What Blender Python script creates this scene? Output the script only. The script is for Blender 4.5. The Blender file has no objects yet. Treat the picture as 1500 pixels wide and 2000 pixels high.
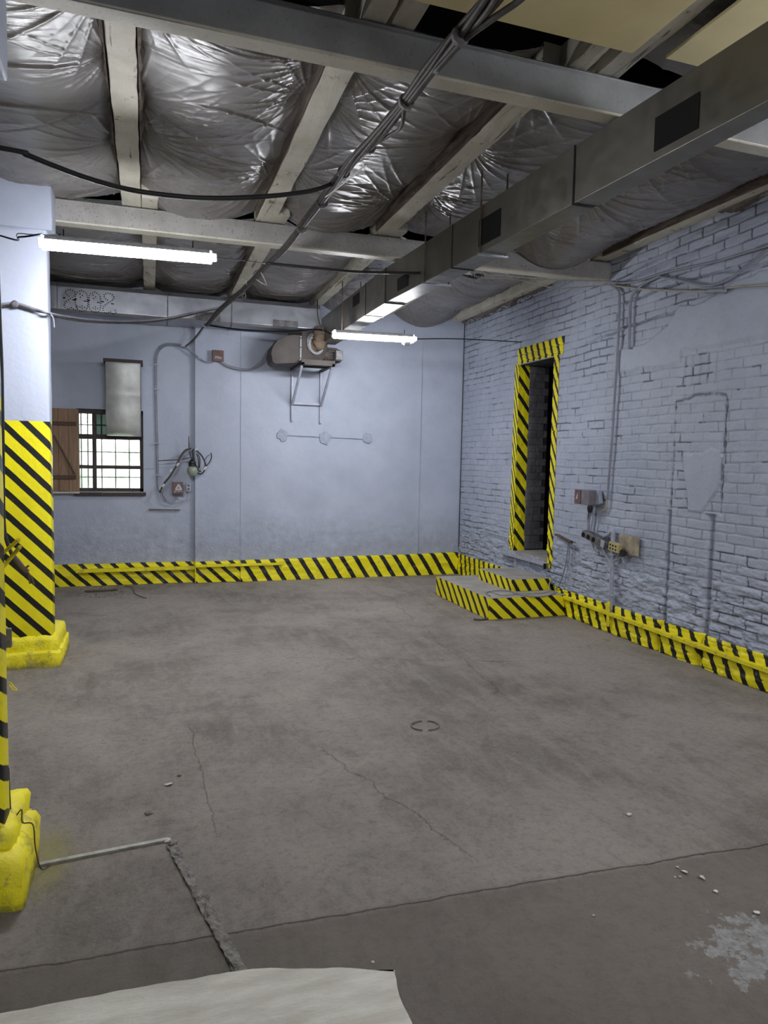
import bpy, bmesh, math, random
import numpy as np
from mathutils import Vector, Matrix
SC = bpy.context.scene
COL = SC.collection
random.seed(7)

# ------------------------------------------------------------------ camera
F = 1370.0; CX, CY = 750.0, 1000.0
def _n(v):
    v = np.array(v, float); return v / np.linalg.norm(v)
dY = _n([290 - CX, -(890 - CY), F])
_z = -_n([407 - CX, -(21850 - CY), F]); dZ = _n(_z - np.dot(_z, dY) * dY)
dX = np.cross(dZ, dY)
if dX[0] < 0: dX = -dX
MW = np.array([dX, dY, dZ]); EYE = np.array([0, 0, 1.6])
cam = bpy.data.cameras.new('camera'); camo = bpy.data.objects.new('camera', cam); COL.objects.link(camo)
cam.sensor_fit = 'HORIZONTAL'; cam.sensor_width = 36.0; cam.lens = F / 1500 * 36; cam.clip_start = 0.05
R3 = Matrix(((MW[0][0], MW[0][1], -MW[0][2]), (MW[1][0], MW[1][1], -MW[1][2]), (MW[2][0], MW[2][1], -MW[2][2])))
camo.matrix_world = Matrix.Translation((0, 0, 1.6)) @ R3.to_4x4()
SC.camera = camo
# where the line of sight through a pixel of the photo meets a wall / floor plane
def ray(x, y): return MW @ np.array([x - CX, -(y - CY), F])
def atZ(x, y, z=0.0): r = ray(x, y); return EYE + r * ((z - 1.6) / r[2])
def atY(x, y, Y): r = ray(x, y); return EYE + r * (Y / r[1])
def atX(x, y, X): r = ray(x, y); return EYE + r * (X / r[0])

# ------------------------------------------------------------------ world, exposure
SC.view_settings.view_transform = 'Standard'; SC.view_settings.look = 'None'
SC.view_settings.gamma = 1; SC.view_settings.exposure = 0.0
try: SC.view_settings.use_curve_mapping = False
except Exception: pass
W = bpy.data.worlds.new('overcast_sky'); SC.world = W; W.use_nodes = True
W.node_tree.nodes['Background'].inputs[0].default_value = (0.95, 1.0, 0.97, 1)
W.node_tree.nodes['Background'].inputs[1].default_value = 9.0
LAMP_STRENGTH = 185.0

# ------------------------------------------------------------------ node helper
class NT:
    def __init__(s, name):
        s.m = bpy.data.materials.new(name); s.m.use_nodes = True; s.t = s.m.node_tree
        s.b = s.t.nodes['Principled BSDF']; s.pos = None
    def n(s, typ, **kw):
        o = s.t.nodes.new(typ)
        for k, v in kw.items():
            if k.startswith('i_'):
                key = k[2:]; key = int(key) if key.isdigit() else key.replace('_', ' ')
                s.set(o.inputs[key], v)
            else: setattr(o, k, v)
        return o
    def set(s, sock, v):
        if isinstance(v, bpy.types.NodeSocket): s.t.links.new(v, sock)
        elif isinstance(v, bpy.types.Node): s.t.links.new(v.outputs[0], sock)
        else:
            if isinstance(v, tuple) and len(v) == 3 and sock.type == 'RGBA': v = v + (1,)
            sock.default_value = v
    def P(s):
        if not s.pos: s.pos = s.n('ShaderNodeNewGeometry').outputs['Position']
        return s.pos
    def map(s, scale=(1, 1, 1), rot=(0, 0, 0), loc=(0, 0, 0)):
        o = s.n('ShaderNodeMapping'); s.set(o.inputs[0], s.P())
        o.inputs['Scale'].default_value = scale; o.inputs['Rotation'].default_value = rot; o.inputs['Location'].default_value = loc
        return o.outputs[0]
    def noise(s, scale, detail=6, rough=.6, vec=None, dist=0.0):
        o = s.n('ShaderNodeTexNoise'); o.inputs['Scale'].default_value = scale; o.inputs['Detail'].default_value = detail
        o.inputs['Roughness'].default_value = rough; o.inputs['Distortion'].default_value = dist
        s.set(o.inputs['Vector'], vec if vec is not None else s.P()); return o.outputs[0]
    def ramp(s, fac, lo, hi, a=0.0, b=1.0):
        o = s.n('ShaderNodeMapRange'); s.set(o.inputs[0], fac)
        for i, v in zip((1, 2, 3, 4), (lo, hi, a, b)): o.inputs[i].default_value = v
        return o.outputs[0]
    def math(s, op, a, b=0.0, c=None):
        o = s.n('ShaderNodeMath', operation=op); s.set(o.inputs[0], a); s.set(o.inputs[1], b)
        if c is not None: s.set(o.inputs[2], c)
        return o.outputs[0]
    def mix(s, f, a, b):
        o = s.n('ShaderNodeMix', data_type='RGBA'); s.set(o.inputs[0], f); s.set(o.inputs[6], a); s.set(o.inputs[7], b)
        return o.outputs[2]
    def xyz(s):
        o = s.n('ShaderNodeSeparateXYZ'); s.set(o.inputs[0], s.P()); return o.outputs
    def bump(s, h, strength=.4, dist=.01, prev=None):
        o = s.n('ShaderNodeBump'); s.set(o.inputs['Height'], h); o.inputs['Strength'].default_value = strength
        o.inputs['Distance'].default_value = dist
        if prev is not None: s.set(o.inputs['Normal'], prev)
        return o.outputs[0]
    def out(s, color=None, rough=None, metal=None, normal=None, spec=None):
        if color is not None: s.set(s.b.inputs['Base Color'], color)
        if rough is not None: s.set(s.b.inputs['Roughness'], rough)
        if metal is not None: s.set(s.b.inputs['Metallic'], metal)
        if normal is not None: s.set(s.b.inputs['Normal'], normal)
        if spec is not None: s.set(s.b.inputs['Specular IOR Level'], spec)
        return s.m

def mottled(name, c1, c2, scale=8, rough=.6, metal=0.0, bump=.2, bs=60, bd=.004, lo=.35, hi=.65, stretch=None):
    m = NT(name); v = m.map(stretch) if stretch else None
    return m.out(m.mix(m.ramp(m.noise(scale, vec=v), lo, hi), c1, c2), rough, metal,
                 m.bump(m.noise(bs, 4, vec=v), bump, bd) if bump else None)

LAV = (0.475, 0.515, 0.622); LAV2 = (0.39, 0.43, 0.53)
def mk_wall():
    m = NT('lavender_wall_paint'); x = m.xyz()
    big = m.ramp(m.noise(1.6, 8, .65), .35, .68)
    c = m.mix(big, LAV, LAV2)
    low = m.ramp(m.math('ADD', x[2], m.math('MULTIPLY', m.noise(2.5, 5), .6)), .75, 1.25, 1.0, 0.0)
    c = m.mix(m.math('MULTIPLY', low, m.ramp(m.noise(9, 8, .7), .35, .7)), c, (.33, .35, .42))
    sp = m.ramp(m.noise(55, 2, .5), .74, .79)
    c = m.mix(m.math('MULTIPLY', sp, .6), c, (.16, .17, .2))
    b1 = m.bump(m.noise(7, 9, .62, dist=.6), .35, .02)
    b2 = m.bump(m.math('MULTIPLY', m.noise(38, 6, .6), m.math('ADD', m.math('MULTIPLY', low, 1.4), .25)), .6, .012, b1)
    return m.out(c, .55, 0, b2, .35)
def mk_brick():
    m = NT('lavender_painted_brick')
    a = m.n('ShaderNodeAttribute', attribute_name='gap').outputs['Fac']
    c = m.mix(m.ramp(m.noise(2.2, 8, .65), .35, .65), LAV, LAV2)
    c = m.mix(m.math('MULTIPLY', m.ramp(m.noise(26, 5, .7), .55, .72), .35), c, (.30, .32, .38))
    c = m.mix(a, c, (.035, .035, .045))
    b = m.bump(m.noise(30, 7, .65), .5, .012)
    return m.out(c, .5, 0, b, .4)
YEL = (.93, .82, .010); BLK = (.012, .012, .013)
def stripes(name, A, B, C, ztop=None, frac=.36, wob=.01, coef=None, scuff=.3):
    """A, B: two points along one black stripe's middle; C: a point on the next stripe."""
    A, B, C = map(np.array, (A, B, C))
    d = (B - A) / np.linalg.norm(B - A); e = (C - A) - np.dot(C - A, d) * d
    n = e / np.dot(e, e); off = np.dot(n, A)
    if coef is not None: n = n + np.array(coef)
    m = NT(name); x = m.xyz()
    o = m.n('ShaderNodeVectorMath', operation='DOT_PRODUCT'); m.set(o.inputs[0], m.P()); o.inputs[1].default_value = tuple(n)
    ph = m.math('SUBTRACT', o.outputs['Value'], float(off) - .5)
    ph = m.math('ADD', ph, m.ramp(m.noise(9, 4), 0, 1, -wob * 6, wob * 6))
    ph = m.math('ADD', ph, m.ramp(m.noise(70, 3), 0, 1, -wob * 2, wob * 2))
    fr = m.math('FRACT', ph); fr = m.math('ABSOLUTE', m.math('SUBTRACT', fr, .5))
    k = m.ramp(fr, frac / 2 - .012, frac / 2 + .012, 1, 0)
    y = m.mix(m.ramp(m.noise(5, 6), .4, .7), YEL, (.86, .73, .015))
    c = m.mix(k, y, BLK)
    c = m.mix(m.math('MULTIPLY', m.ramp(m.noise(17, 8, .7), .6, .66), scuff), c, (.38, .34, .16))
    if ztop is not None:
        c = m.mix(m.ramp(m.math('ADD', x[2], m.ramp(m.noise(20), 0, 1, -.003, .003)), ztop - .002, ztop + .002), c, LAV)
    return m.out(c, .42, 0, m.bump(m.noise(24, 7, .6), .3, .012), .4)
def mk_yellow():
    m = NT('yellow_paint'); c = m.mix(m.ramp(m.noise(6, 7), .4, .7), YEL, (.82, .68, .02))
    c = m.mix(m.math('MULTIPLY', m.ramp(m.noise(11, 9, .75), .54, .6), .6), c, (.30, .26, .08))
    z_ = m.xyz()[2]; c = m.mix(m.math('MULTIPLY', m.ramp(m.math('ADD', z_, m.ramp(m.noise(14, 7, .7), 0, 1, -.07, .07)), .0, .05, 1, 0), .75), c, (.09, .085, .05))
    return m.out(c, .5, 0, m.bump(m.noise(16, 8, .62), .7, .02))
def mk_floor():
    m = NT('worn_concrete'); x = m.xyz()
    v = m.map((1, 1, 1), (0, 0, .5)); sv = m.map((2.6, .8, 1), (0, 0, .35))
    c = m.mix(m.ramp(m.noise(.7, 8, .66), .40, .60), (.50, .438, .384), (.265, .228, .198))
    c = m.mix(m.math('MULTIPLY', m.ramp(m.noise(2.3, 9, .7, sv, .8), .42, .68), .6), c, (.535, .485, .435))
    c = m.mix(m.math('MULTIPLY', m.ramp(m.noise(3.1, 9, .7, v, .4), .55, .72), .6), c, (.17, .155, .15))
    c = m.mix(m.math('MULTIPLY', m.ramp(m.noise(24, 9, .8), .48, .66), .5), c, (.17, .15, .135))
    c = m.mix(m.math('MULTIPLY', m.ramp(m.noise(110, 5, .75), .52, .66), .45), c, (.55, .52, .48))
    c = m.mix(m.math('MULTIPLY', m.ramp(m.noise(90, 3, .6), .68, .78), .5), c, (.07, .06, .055))
    # floor mixed darker and browner in front of the expansion joint
    near = m.ramp(m.math('ADD', x[1], m.math('MULTIPLY', x[0], .038)), 2.28, 2.33, 1, 0)
    c = m.mix(m.math('MULTIPLY', near, .6), c, (.215, .178, .147))
    # cracks and joints
    def line(a, b, cc, w, wob, lo=None, hi=None, axis=0):
        d = m.math('ADD', m.math('MULTIPLY', x[0], a), m.math('MULTIPLY', x[1], b))
        d = m.math('ADD', d, m.ramp(m.noise(3, 8, .7), 0, 1, cc - wob, cc + wob))
        k = m.ramp(m.math('ABSOLUTE', d), 0, w, 1, 0)
        if lo is not None:
            t = x[axis]; k = m.math('MULTIPLY', k, m.math('MULTIPLY', m.ramp(t, lo, lo + .15), m.ramp(t, hi - .2, hi, 1, 0)))
        return k
    cr = line(.038, 1, -2.305, .007, .03)
    for a in ((.35, 1, -5.9, .006, .25, 1.0, 3.6), (1, .30, -2.0, .006, .12, 2.4, 3.8, 1), (1, .03, -.35, .005, .06, 2.9, 4.3, 1), (1, -.1, -1.9, .005, .2, 4.2, 7.8, 1), (.1, 1, -4.1, .004, .3, -.6, .5)):
        cr = m.math('MAXIMUM', cr, m.math('MULTIPLY', line(*a), .55))
    c = m.mix(m.math('MULTIPLY', cr, .85), c, (.05, .045, .04))
    # peeled remains of white paint near the right front
    px, py = m.math('SUBTRACT', x[0], 1.96), m.math('SUBTRACT', x[1], 1.72)
    r = m.math('SQRT', m.math('ADD', m.math('POWER', m.math('MULTIPLY', px, 2.0), 2.0), m.math('POWER', m.math('MULTIPLY', py, 3.6), 2.0)))
    pm = m.ramp(m.math('ADD', r, m.ramp(m.noise(9, 9, .75), .25, .75, -.75, .75)), .38, .42, 1, 0)
    c = m.mix(pm, c, m.mix(m.ramp(m.noise(30, 7, .75), .4, .62), (.60, .59, .58), (.36, .345, .33)))
    # yellow overspray beside the column foot
    qx, qy = m.math('ADD', x[0], .40), m.math('SUBTRACT', x[1], 2.95)
    q = m.math('SQRT', m.math('ADD', m.math('POWER', m.math('MULTIPLY', qx, 9.0), 2.0), m.math('POWER', m.math('MULTIPLY', qy, 3.5), 2.0)))
    c = m.mix(m.ramp(m.math('ADD', q, m.ramp(m.noise(30, 5), 0, 1, -.4, .4)), .4, 1.1, .55, 0), c, (.5, .46, .12))
    h = m.math('ADD', m.math('MULTIPLY', m.noise(11, 10, .68), 1.0), m.math('MULTIPLY', cr, -.8))
    h = m.math('ADD', h, m.math('MULTIPLY', pm, .08))
    b = m.bump(h, .95, .035); b = m.bump(m.noise(55, 9, .85), 1.0, .012, b)
    return m.out(c, m.ramp(m.noise(5, 6), .3, .7, .55, .85), 0, b, .35)
def mk_film():
    m = NT('dusty_plastic_film')
    c = m.mix(m.ramp(m.noise(1.7, 5, .5), .3, .7), (.16, .142, .13), (.235, .222, .218))
    c = m.mix(m.math('MULTIPLY', m.ramp(m.noise(5, 6, .6), .45, .8), .5), c, (.10, .09, .08))
    w = m.noise(1.0, 5, .55, m.map((2.0, 30, 3)), .6)
    b = m.bump(w, .22, .012)
    return m.out(c, m.ramp(m.noise(3, 4), .35, .7, .24, .40), 0, b, .6)
def mk_timber():
    m = NT('flaking_white_timber')
    c = m.mix(m.ramp(m.noise(5, 7), .4, .7), (.60, .57, .48), (.47, .44, .35))
    g = m.noise(1.0, 8, .7, m.map((24, 1.6, 24)), .5)
    c = m.mix(m.math('MULTIPLY', m.ramp(g, .61, .65), .85), c, (.07, .045, .03))
    c = m.mix(m.ramp(m.noise(4.5, 10, .78, dist=.5), .595, .62), c, (.16, .10, .065))
    c = m.mix(m.math('MULTIPLY', m.ramp(m.noise(45, 5, .7), .62, .7), .6), c, (.2, .15, .1))
    return m.out(c, .7, 0, m.bump(g, .6, .01))
def mk_steel(name, c1, c2, spots=.5):
    m = NT(name)
    c = m.mix(m.ramp(m.noise(3, 8, .65), .35, .65), c1, c2)
    c = m.mix(m.math('MULTIPLY', m.ramp(m.noise(1, 6, .75, m.map((60, 60, 45))), .56, .68), spots), c, (.10, .07, .05))
    return m.out(c, .5, 0, m.bump(m.noise(50, 5), .25, .005), .4)
def mk_galv(name, c1, c2, rough=.36, metal=.85, bumpy=.1):
    m = NT(name)
    c = m.mix(m.ramp(m.noise(4, 7, .6), .35, .65), c1, c2)
    c = m.mix(m.math('MULTIPLY', m.ramp(m.noise(1, 6, .7, m.map((25, 25, 70))), .62, .7), .5), c, (.12, .12, .12))
    b = m.bump(m.noise(2.2, 3), bumpy * 3, .05); b = m.bump(m.noise(60, 4), .1, .003, b)
    return m.out(c, m.ramp(m.noise(12, 5), .3, .7, rough - .06, rough + .12), metal, b)
def mk_wood(name, c1, c2, axis=2):
    m = NT(name); sc = [38, 38, 38]; sc[axis] = 3
    g = m.noise(1.0, 8, .65, m.map(tuple(sc)), .8)
    c = m.mix(m.ramp(g, .3, .7), c1, c2); c = m.mix(m.ramp(m.noise(3, 5), .5, .8), c, tuple(v * .55 for v in c1))
    return m.out(c, .7, 0, m.bump(g, .5, .006))
def flat(name, c, rough=.5, metal=0.0): return mottled(name, c, tuple(v * .75 for v in c), 14, rough, metal, .12)
def emis(name, c, s):
    m = NT(name); m.set(m.b.inputs['Base Color'], (1, 1, 1)); m.set(m.b.inputs['Emission Color'], c); m.b.inputs['Emission Strength'].default_value = s
    return m.m
M = dict(wall=mk_wall(), brick=mk_brick(), yellow=mk_yellow(), floor=mk_floor(), film=mk_film(), timber=mk_timber(),
    beam=mk_steel('shade_grey_steel', (.25, .25, .245), (.18, .18, .178), .5), flange=mk_steel('cream_painted_steel', (.58, .55, .46), (.45, .42, .34), .5),  # web grey has shade in its colour; the steel's paint is pale all over
    rusty_beam=mk_steel('pitted_pale_steel', (.36, .345, .33), (.25, .235, .22), .9),
    galv=mk_galv('galvanised_sheet', (.40, .41, .45), (.30, .31, .345), .34, .8), duct=mk_galv('dull_duct_steel', (.23, .22, .19), (.19, .18, .158), .36, .7, .03),
    chute=mk_galv('pale_galvanised_sheet', (.78, .79, .77), (.55, .56, .53), .5, .2, .1),
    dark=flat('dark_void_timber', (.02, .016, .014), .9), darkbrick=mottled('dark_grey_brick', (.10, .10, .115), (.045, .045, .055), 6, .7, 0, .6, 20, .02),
    black=flat('black_rubber', (.016, .016, .018), .45), opening_black=flat('black_opening', (.004, .004, .004), .9), grey_cable=flat('grey_painted_cable', (.30, .31, .37), .5),  # near-black standing in for the dark inside of openings, slots and cracks
    darkcable=mottled('dusty_dark_cable', (.035, .03, .027), (.085, .07, .062), 20, .6), white_cable=flat('white_wire', (.62, .6, .55), .5),
    cream_cable=flat('cream_wire', (.42, .39, .32), .5), steel_wire=flat('dark_steel_wire', (.05, .05, .055), .4, .6), iron=mottled('rusty_iron', (.09, .06, .045), (.16, .12, .09), 12, .7, .3),
    fan=mottled('brown_grey_fan_paint', (.05, .04, .036), (.075, .062, .056), 6, .65, .1), canvas=mottled('dirty_canvas', (.09, .065, .045), (.20, .15, .10), 9, .9, 0, .8, 30, .02),
    boxbrown=mottled('red_brown_enamel', (.11, .055, .052), (.16, .09, .08), 10, .5), boxgrey=mottled('grey_lilac_enamel', (.22, .21, .24), (.15, .13, .15), 10, .5),
    white=flat('white_mark', (.75, .72, .72), .5), wood=mk_wood('weathered_brown_planks', (.36, .225, .14), (.20, .12, .07)), windowwood=mk_wood('dark_window_wood', (.085, .06, .055), (.04, .03, .028)),
    board=mottled('yellowed_hardboard', (.82, .71, .40), (.72, .61, .33), 2.5, .6, 0, .05), ply=mottled('dirty_pale_board', (.48, .40, .27), (.26, .22, .17), 14, .7), socket=flat('ivory_socket', (.55, .46, .22), .5),
    darkgrey=mottled('grimy_grey_metal', (.22, .21, .22), (.09, .085, .085), 16, .6, .3), slab=mottled('pale_screed', (.66, .635, .56), (.46, .43, .37), 1.3, .75, 0, .6, 14, .008, stretch=(2.5, 9, 2.5)),
    step=mottled('dusty_step_concrete', (.40, .375, .345), (.30, .28, .255), 5, .8, 0, .4, 30, .01), stone=flat('white_chip', (.62, .6, .55), .7), crumb=mottled('grey_rubble', (.14, .12, .105), (.22, .19, .17), 30, .9, 0, .8, 60, .01),
    pipe=flat('lavender_painted_pipe', (.43, .45, .54), .4), lampwhite=flat('white_lamp_plastic', (.8, .8, .82), .4), tube=emis('cool_white_diffuser', (.93, .95, 1.0, 1), LAMP_STRENGTH),
    leaf=mottled('hedge_leaf', (.30, .42, .20), (.42, .52, .30), 8, .6), ground=flat('pale_yard', (.5, .5, .45), .9), scar=mottled('cracked_paint', (.45, .50, .61), (.36, .40, .50), 30, .6, 0, 1.0, 45, .02),
    galvdull=flat('grey_grille_paint', (.30, .31, .31), .6), darkwood=mk_wood('dark_batten_wood', (.12, .07, .045), (.06, .038, .028), 0), jamb=mottled('dark_grey_jamb_brick', (.21, .21, .23), (.12, .12, .135), 6, .7, 0, .6, 20, .02), greenglass=None, glass=None)
def mk_glass(name, col, rough, trans):
    m = NT(name); m.b.inputs['Transmission Weight'].default_value = trans; m.b.inputs['IOR'].default_value = 1.1
    return m.out(col, rough, 0)
M['glass'] = mk_glass('dusty_pane_glass', (.93, .98, .95), .3, 1.0); M['greenglass'] = mk_glass('dull_green_pane', (.06, .09, .08), .35, .35)

# ------------------------------------------------------------------ mesh builder
def crom(pts, sub=8):
    P = [np.array(p, float) for p in pts]
    if len(P) < 3: return P
    out = []
    for i in range(len(P) - 1):
        p0 = P[i - 1] if i else 2 * P[0] - P[1]; p1, p2 = P[i], P[i + 1]; p3 = P[i + 2] if i + 2 < len(P) else 2 * P[-1] - P[-2]
        for k in range(sub):
            t = k / sub
            out.append(.5 * ((2 * p1) + (-p0 + p2) * t + (2 * p0 - 5 * p1 + 4 * p2 - p3) * t * t + (-p0 + 3 * p1 - 3 * p2 + p3) * t ** 3))
    out.append(P[-1]); return out
class MB:
    def __init__(s): s.v = []; s.f = []; s.mi = []
    def add(s, vs, fs, mi=0):
        k = len(s.v); s.v += [tuple(map(float, p)) for p in vs]; s.f += [tuple(i + k for i in q) for q in fs]; s.mi += [mi] * len(fs); return s
    def box(s, lo, hi, mi=0):
        (a, b, c), (d, e, f) = lo, hi
        return s.add([(a, b, c), (d, b, c), (d, e, c), (a, e, c), (a, b, f), (d, b, f), (d, e, f), (a, e, f)],
                     [(3, 2, 1, 0), (4, 5, 6, 7), (0, 1, 5, 4), (1, 2, 6, 5), (2, 3, 7, 6), (3, 0, 4, 7)], mi)
    def bar(s, p, q, w, h, up=(0, 0, 1), mi=0, n=1, amp=0.0, seed=0, ns=3):
        """a bar from p to q, w wide, h high; n cuts along it with rough edges of size amp"""
        p, q = np.array(p, float), np.array(q, float); d = _n(q - p); u = np.array(up, float)
        sd = np.cross(d, u); sd /= np.linalg.norm(sd); u = np.cross(sd, d)
        rg = np.random.RandomState(seed); vs = []; prof = []
        for a in range(ns): prof.append((-1 + 2 * a / ns, -1))
        for a in range(ns): prof.append((1, -1 + 2 * a / ns))
        for a in range(ns): prof.append((1 - 2 * a / ns, 1))
        for a in range(ns): prof.append((-1, 1 - 2 * a / ns))
        if amp == 0: prof = [(-1, -1), (1, -1), (1, 1), (-1, 1)]
        L = len(prof)
        for i in range(n + 1):
            c = p + (q - p) * i / n; 
            for a, b in prof:
                e = amp * (1.6 if abs(a) == 1 and abs(b) == 1 else 1.0)
                vs.append(c + sd * (a * w / 2 - np.sign(a) * rg.rand() * e) + u * (b * h / 2 - np.sign(b) * rg.rand() * e))
        fs = [tuple(reversed(range(L))), tuple(range(n * L, n * L + L))]
        for i in range(n):
            for j in range(L): fs.append((i * L + j, i * L + (j + 1) % L, (i + 1) * L + (j + 1) % L, (i + 1) * L + j))
        return s.add(vs, fs, mi)
    def tube(s, pts, r, seg=8, smooth=8, mi=0):
        P = crom(pts, smooth) if smooth else [np.array(p, float) for p in pts]
        vs = []; fs = []; u = None; N = len(P)
        for i, p in enumerate(P):
            d = _n(P[min(i + 1, N - 1)] - P[max(i - 1, 0)])
            if u is None: u = np.cross(d, (0, 0, 1) if abs(d[2]) < .9 else (1, 0, 0))
            u = u - np.dot(u, d) * d; u = u / np.linalg.norm(u); w = np.cross(d, u)
            rr = r(i / (N - 1)) if callable(r) else r
            for k in range(seg): a = 2 * math.pi * k / seg; vs.append(p + (u * math.cos(a) + w * math.sin(a)) * rr)
        for i in range(N - 1):
            for k in range(seg): fs.append((i * seg + k, i * seg + (k + 1) % seg, (i + 1) * seg + (k + 1) % seg, (i + 1) * seg + k))
        fs += [tuple(reversed(range(seg))), tuple(range((N - 1) * seg, N * seg))]
        return s.add(vs, fs, mi)
    def prism(s, poly, axis, a, b, mi=0):
        """2D polygon extruded along axis 0/1/2 from a to b (other two axes in order)"""
        n = len(poly); vs = []
        for t in (a, b):
            for (u, v) in poly:
                p = [u, v]; p.insert(axis, t); vs.append(p)
        fs = [tuple(range(n)), tuple(reversed(range(n, 2 * n)))] + [(i, i + n, (i + 1) % n + n, (i + 1) % n) for i in range(n)]
        return s.add(vs, fs, mi)
    def lathe(s, prof, c, axis=(0, 0, 1), seg=20, mi=0, jit=0, seed=0):
        ax = _n(axis); u = _n(np.cross(ax, (1, 0, 0) if abs(ax[0]) < .9 else (0, 1, 0))); w = np.cross(ax, u); c = np.array(c, float)
        rg = np.random.RandomState(seed); vs = []
        for (r, h) in prof:
            for k in range(seg): a = 2 * math.pi * k / seg; vs.append(c + ax * h + (u * math.cos(a) + w * math.sin(a)) * r * (1 + jit * (rg.rand() - .5)))
        fs = []
        for i in range(len(prof) - 1):
            for k in range(seg): fs.append((i * seg + k, i * seg + (k + 1) % seg, (i + 1) * seg + (k + 1) % seg, (i + 1) * seg + k))
        fs += [tuple(reversed(range(seg))), tuple(range((len(prof) - 1) * seg, len(prof) * seg))]
        return s.add(vs, fs, mi)
    def build(s, name, mats, parent=None, bevel=0.0, smooth=False, fix=True):
        me = bpy.data.meshes.new(name); V = np.array(s.v); lo = V.min(0); hi = V.max(0)
        c = np.array([(lo[0] + hi[0]) / 2, (lo[1] + hi[1]) / 2, lo[2]])
        me.from_pydata([tuple(p) for p in (V - c)], [], s.f)
        mats = mats if isinstance(mats, (list, tuple)) else [mats]
        for k in mats: me.materials.append(M[k] if isinstance(k, str) else k)
        if len(mats) > 1: me.polygons.foreach_set('material_index', s.mi)
        if fix:
            bm = bmesh.new(); bm.from_mesh(me); bmesh.ops.recalc_face_normals(bm, faces=bm.faces); bm.to_mesh(me); bm.free()
        if smooth: me.polygons.foreach_set('use_smooth', [True] * len(me.polygons))
        me.update(); return link(name, me, c, parent, bevel)
WP = {}
def link(name, me, c, parent, bevel=0.0):
    o = bpy.data.objects.new(name, me); COL.objects.link(o)
    if parent is not None: o.parent = parent; o.location = tuple(np.array(c) - WP[parent.name])
    else: o.location = tuple(c)
    WP[o.name] = np.array(c, float)
    if bevel:
        b = o.modifiers.new('bevel', 'BEVEL'); b.width = bevel; b.segments = 2; b.limit_method = 'ANGLE'
    return o
def thing(name, label, cat, loc, group=None):
    o = bpy.data.objects.new(name, None); COL.objects.link(o); o.location = loc; o.empty_display_size = .1
    WP[o.name] = np.array(loc, float); return tag(o, label, cat, group)
def tag(o, label, cat, group=None):
    o['label'] = label; o['category'] = cat
    if group: o['group'] = group
    return o
def struct(o): o['kind'] = 'structure'; return o

def vnoise(x, y, seed=0):
    rs = np.random.RandomState(seed); T = rs.rand(64, 64)
    xi = np.floor(x).astype(int); yi = np.floor(y).astype(int); fx = x - xi; fy = y - yi
    fx = fx * fx * (3 - 2 * fx); fy = fy * fy * (3 - 2 * fy)
    g = lambda a, b: T[a % 64, b % 64]
    return (g(xi, yi) * (1 - fx) + g(xi + 1, yi) * fx) * (1 - fy) + (g(xi, yi + 1) * (1 - fx) + g(xi + 1, yi + 1) * fx) * fy
def fnoise(x, y, seed=0, oct=4):
    a = 1; s = 0; t = 0
    for k in range(oct): s = s + a * vnoise(x * 2 ** k, y * 2 ** k, seed + k); t += a; a *= .55
    return s / t
def grid_mesh(name, X, Y, Z, mat, parent=None, keep=None, attr=None, smooth=True, thick=0):
    """X,Y,Z arrays (n,m) -> one mesh; keep: faces mask"""
    n, m = X.shape; V = np.stack([X, Y, Z], -1).reshape(-1, 3); lo = V.min(0); hi = V.max(0)
    c = np.array([(lo[0] + hi[0]) / 2, (lo[1] + hi[1]) / 2, lo[2]])
    I = np.arange(n * m).reshape(n, m); Fq = np.stack([I[:-1, :-1], I[1:, :-1], I[1:, 1:], I[:-1, 1:]], -1).reshape(-1, 4)
    if keep is not None: Fq = Fq[keep.reshape(-1)]
    me = bpy.data.meshes.new(name); me.vertices.add(len(V)); me.vertices.foreach_set('co', (V - c).astype(np.float32).ravel())
    me.loops.add(Fq.size); me.loops.foreach_set('vertex_index', Fq.astype(np.int32).ravel())
    me.polygons.add(len(Fq)); me.polygons.foreach_set('loop_start', np.arange(0, Fq.size, 4, dtype=np.int32))
    me.polygons.foreach_set('loop_total', np.full(len(Fq), 4, np.int32))
    me.materials.append(M[mat] if isinstance(mat, str) else mat); me.update(calc_edges=True); me.validate()
    if smooth: me.polygons.foreach_set('use_smooth', [True] * len(me.polygons))
    if attr is not None:
        at = me.attributes.new('gap', 'FLOAT', 'POINT'); at.data.foreach_set('value', attr.astype(np.float32).ravel())
    o = link(name, me, c, parent)
    if thick: sm = o.modifiers.new('thickness', 'SOLIDIFY'); sm.thickness = thick; sm.offset = -1
    return o

YB, XR = 9.15, 4.22
# ================================================================== STRUCTURE
# floor
n, m_ = 230, 280
gx, gy = np.meshgrid(np.linspace(-8, 4.6, n), np.linspace(-5.1, 9.4, m_), indexing='ij')
struct(grid_mesh('floor', gx, gy, (fnoise(gx * 1.3, gy * 1.3, 3) - .5) * .012 - .004, 'floor'))
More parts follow.
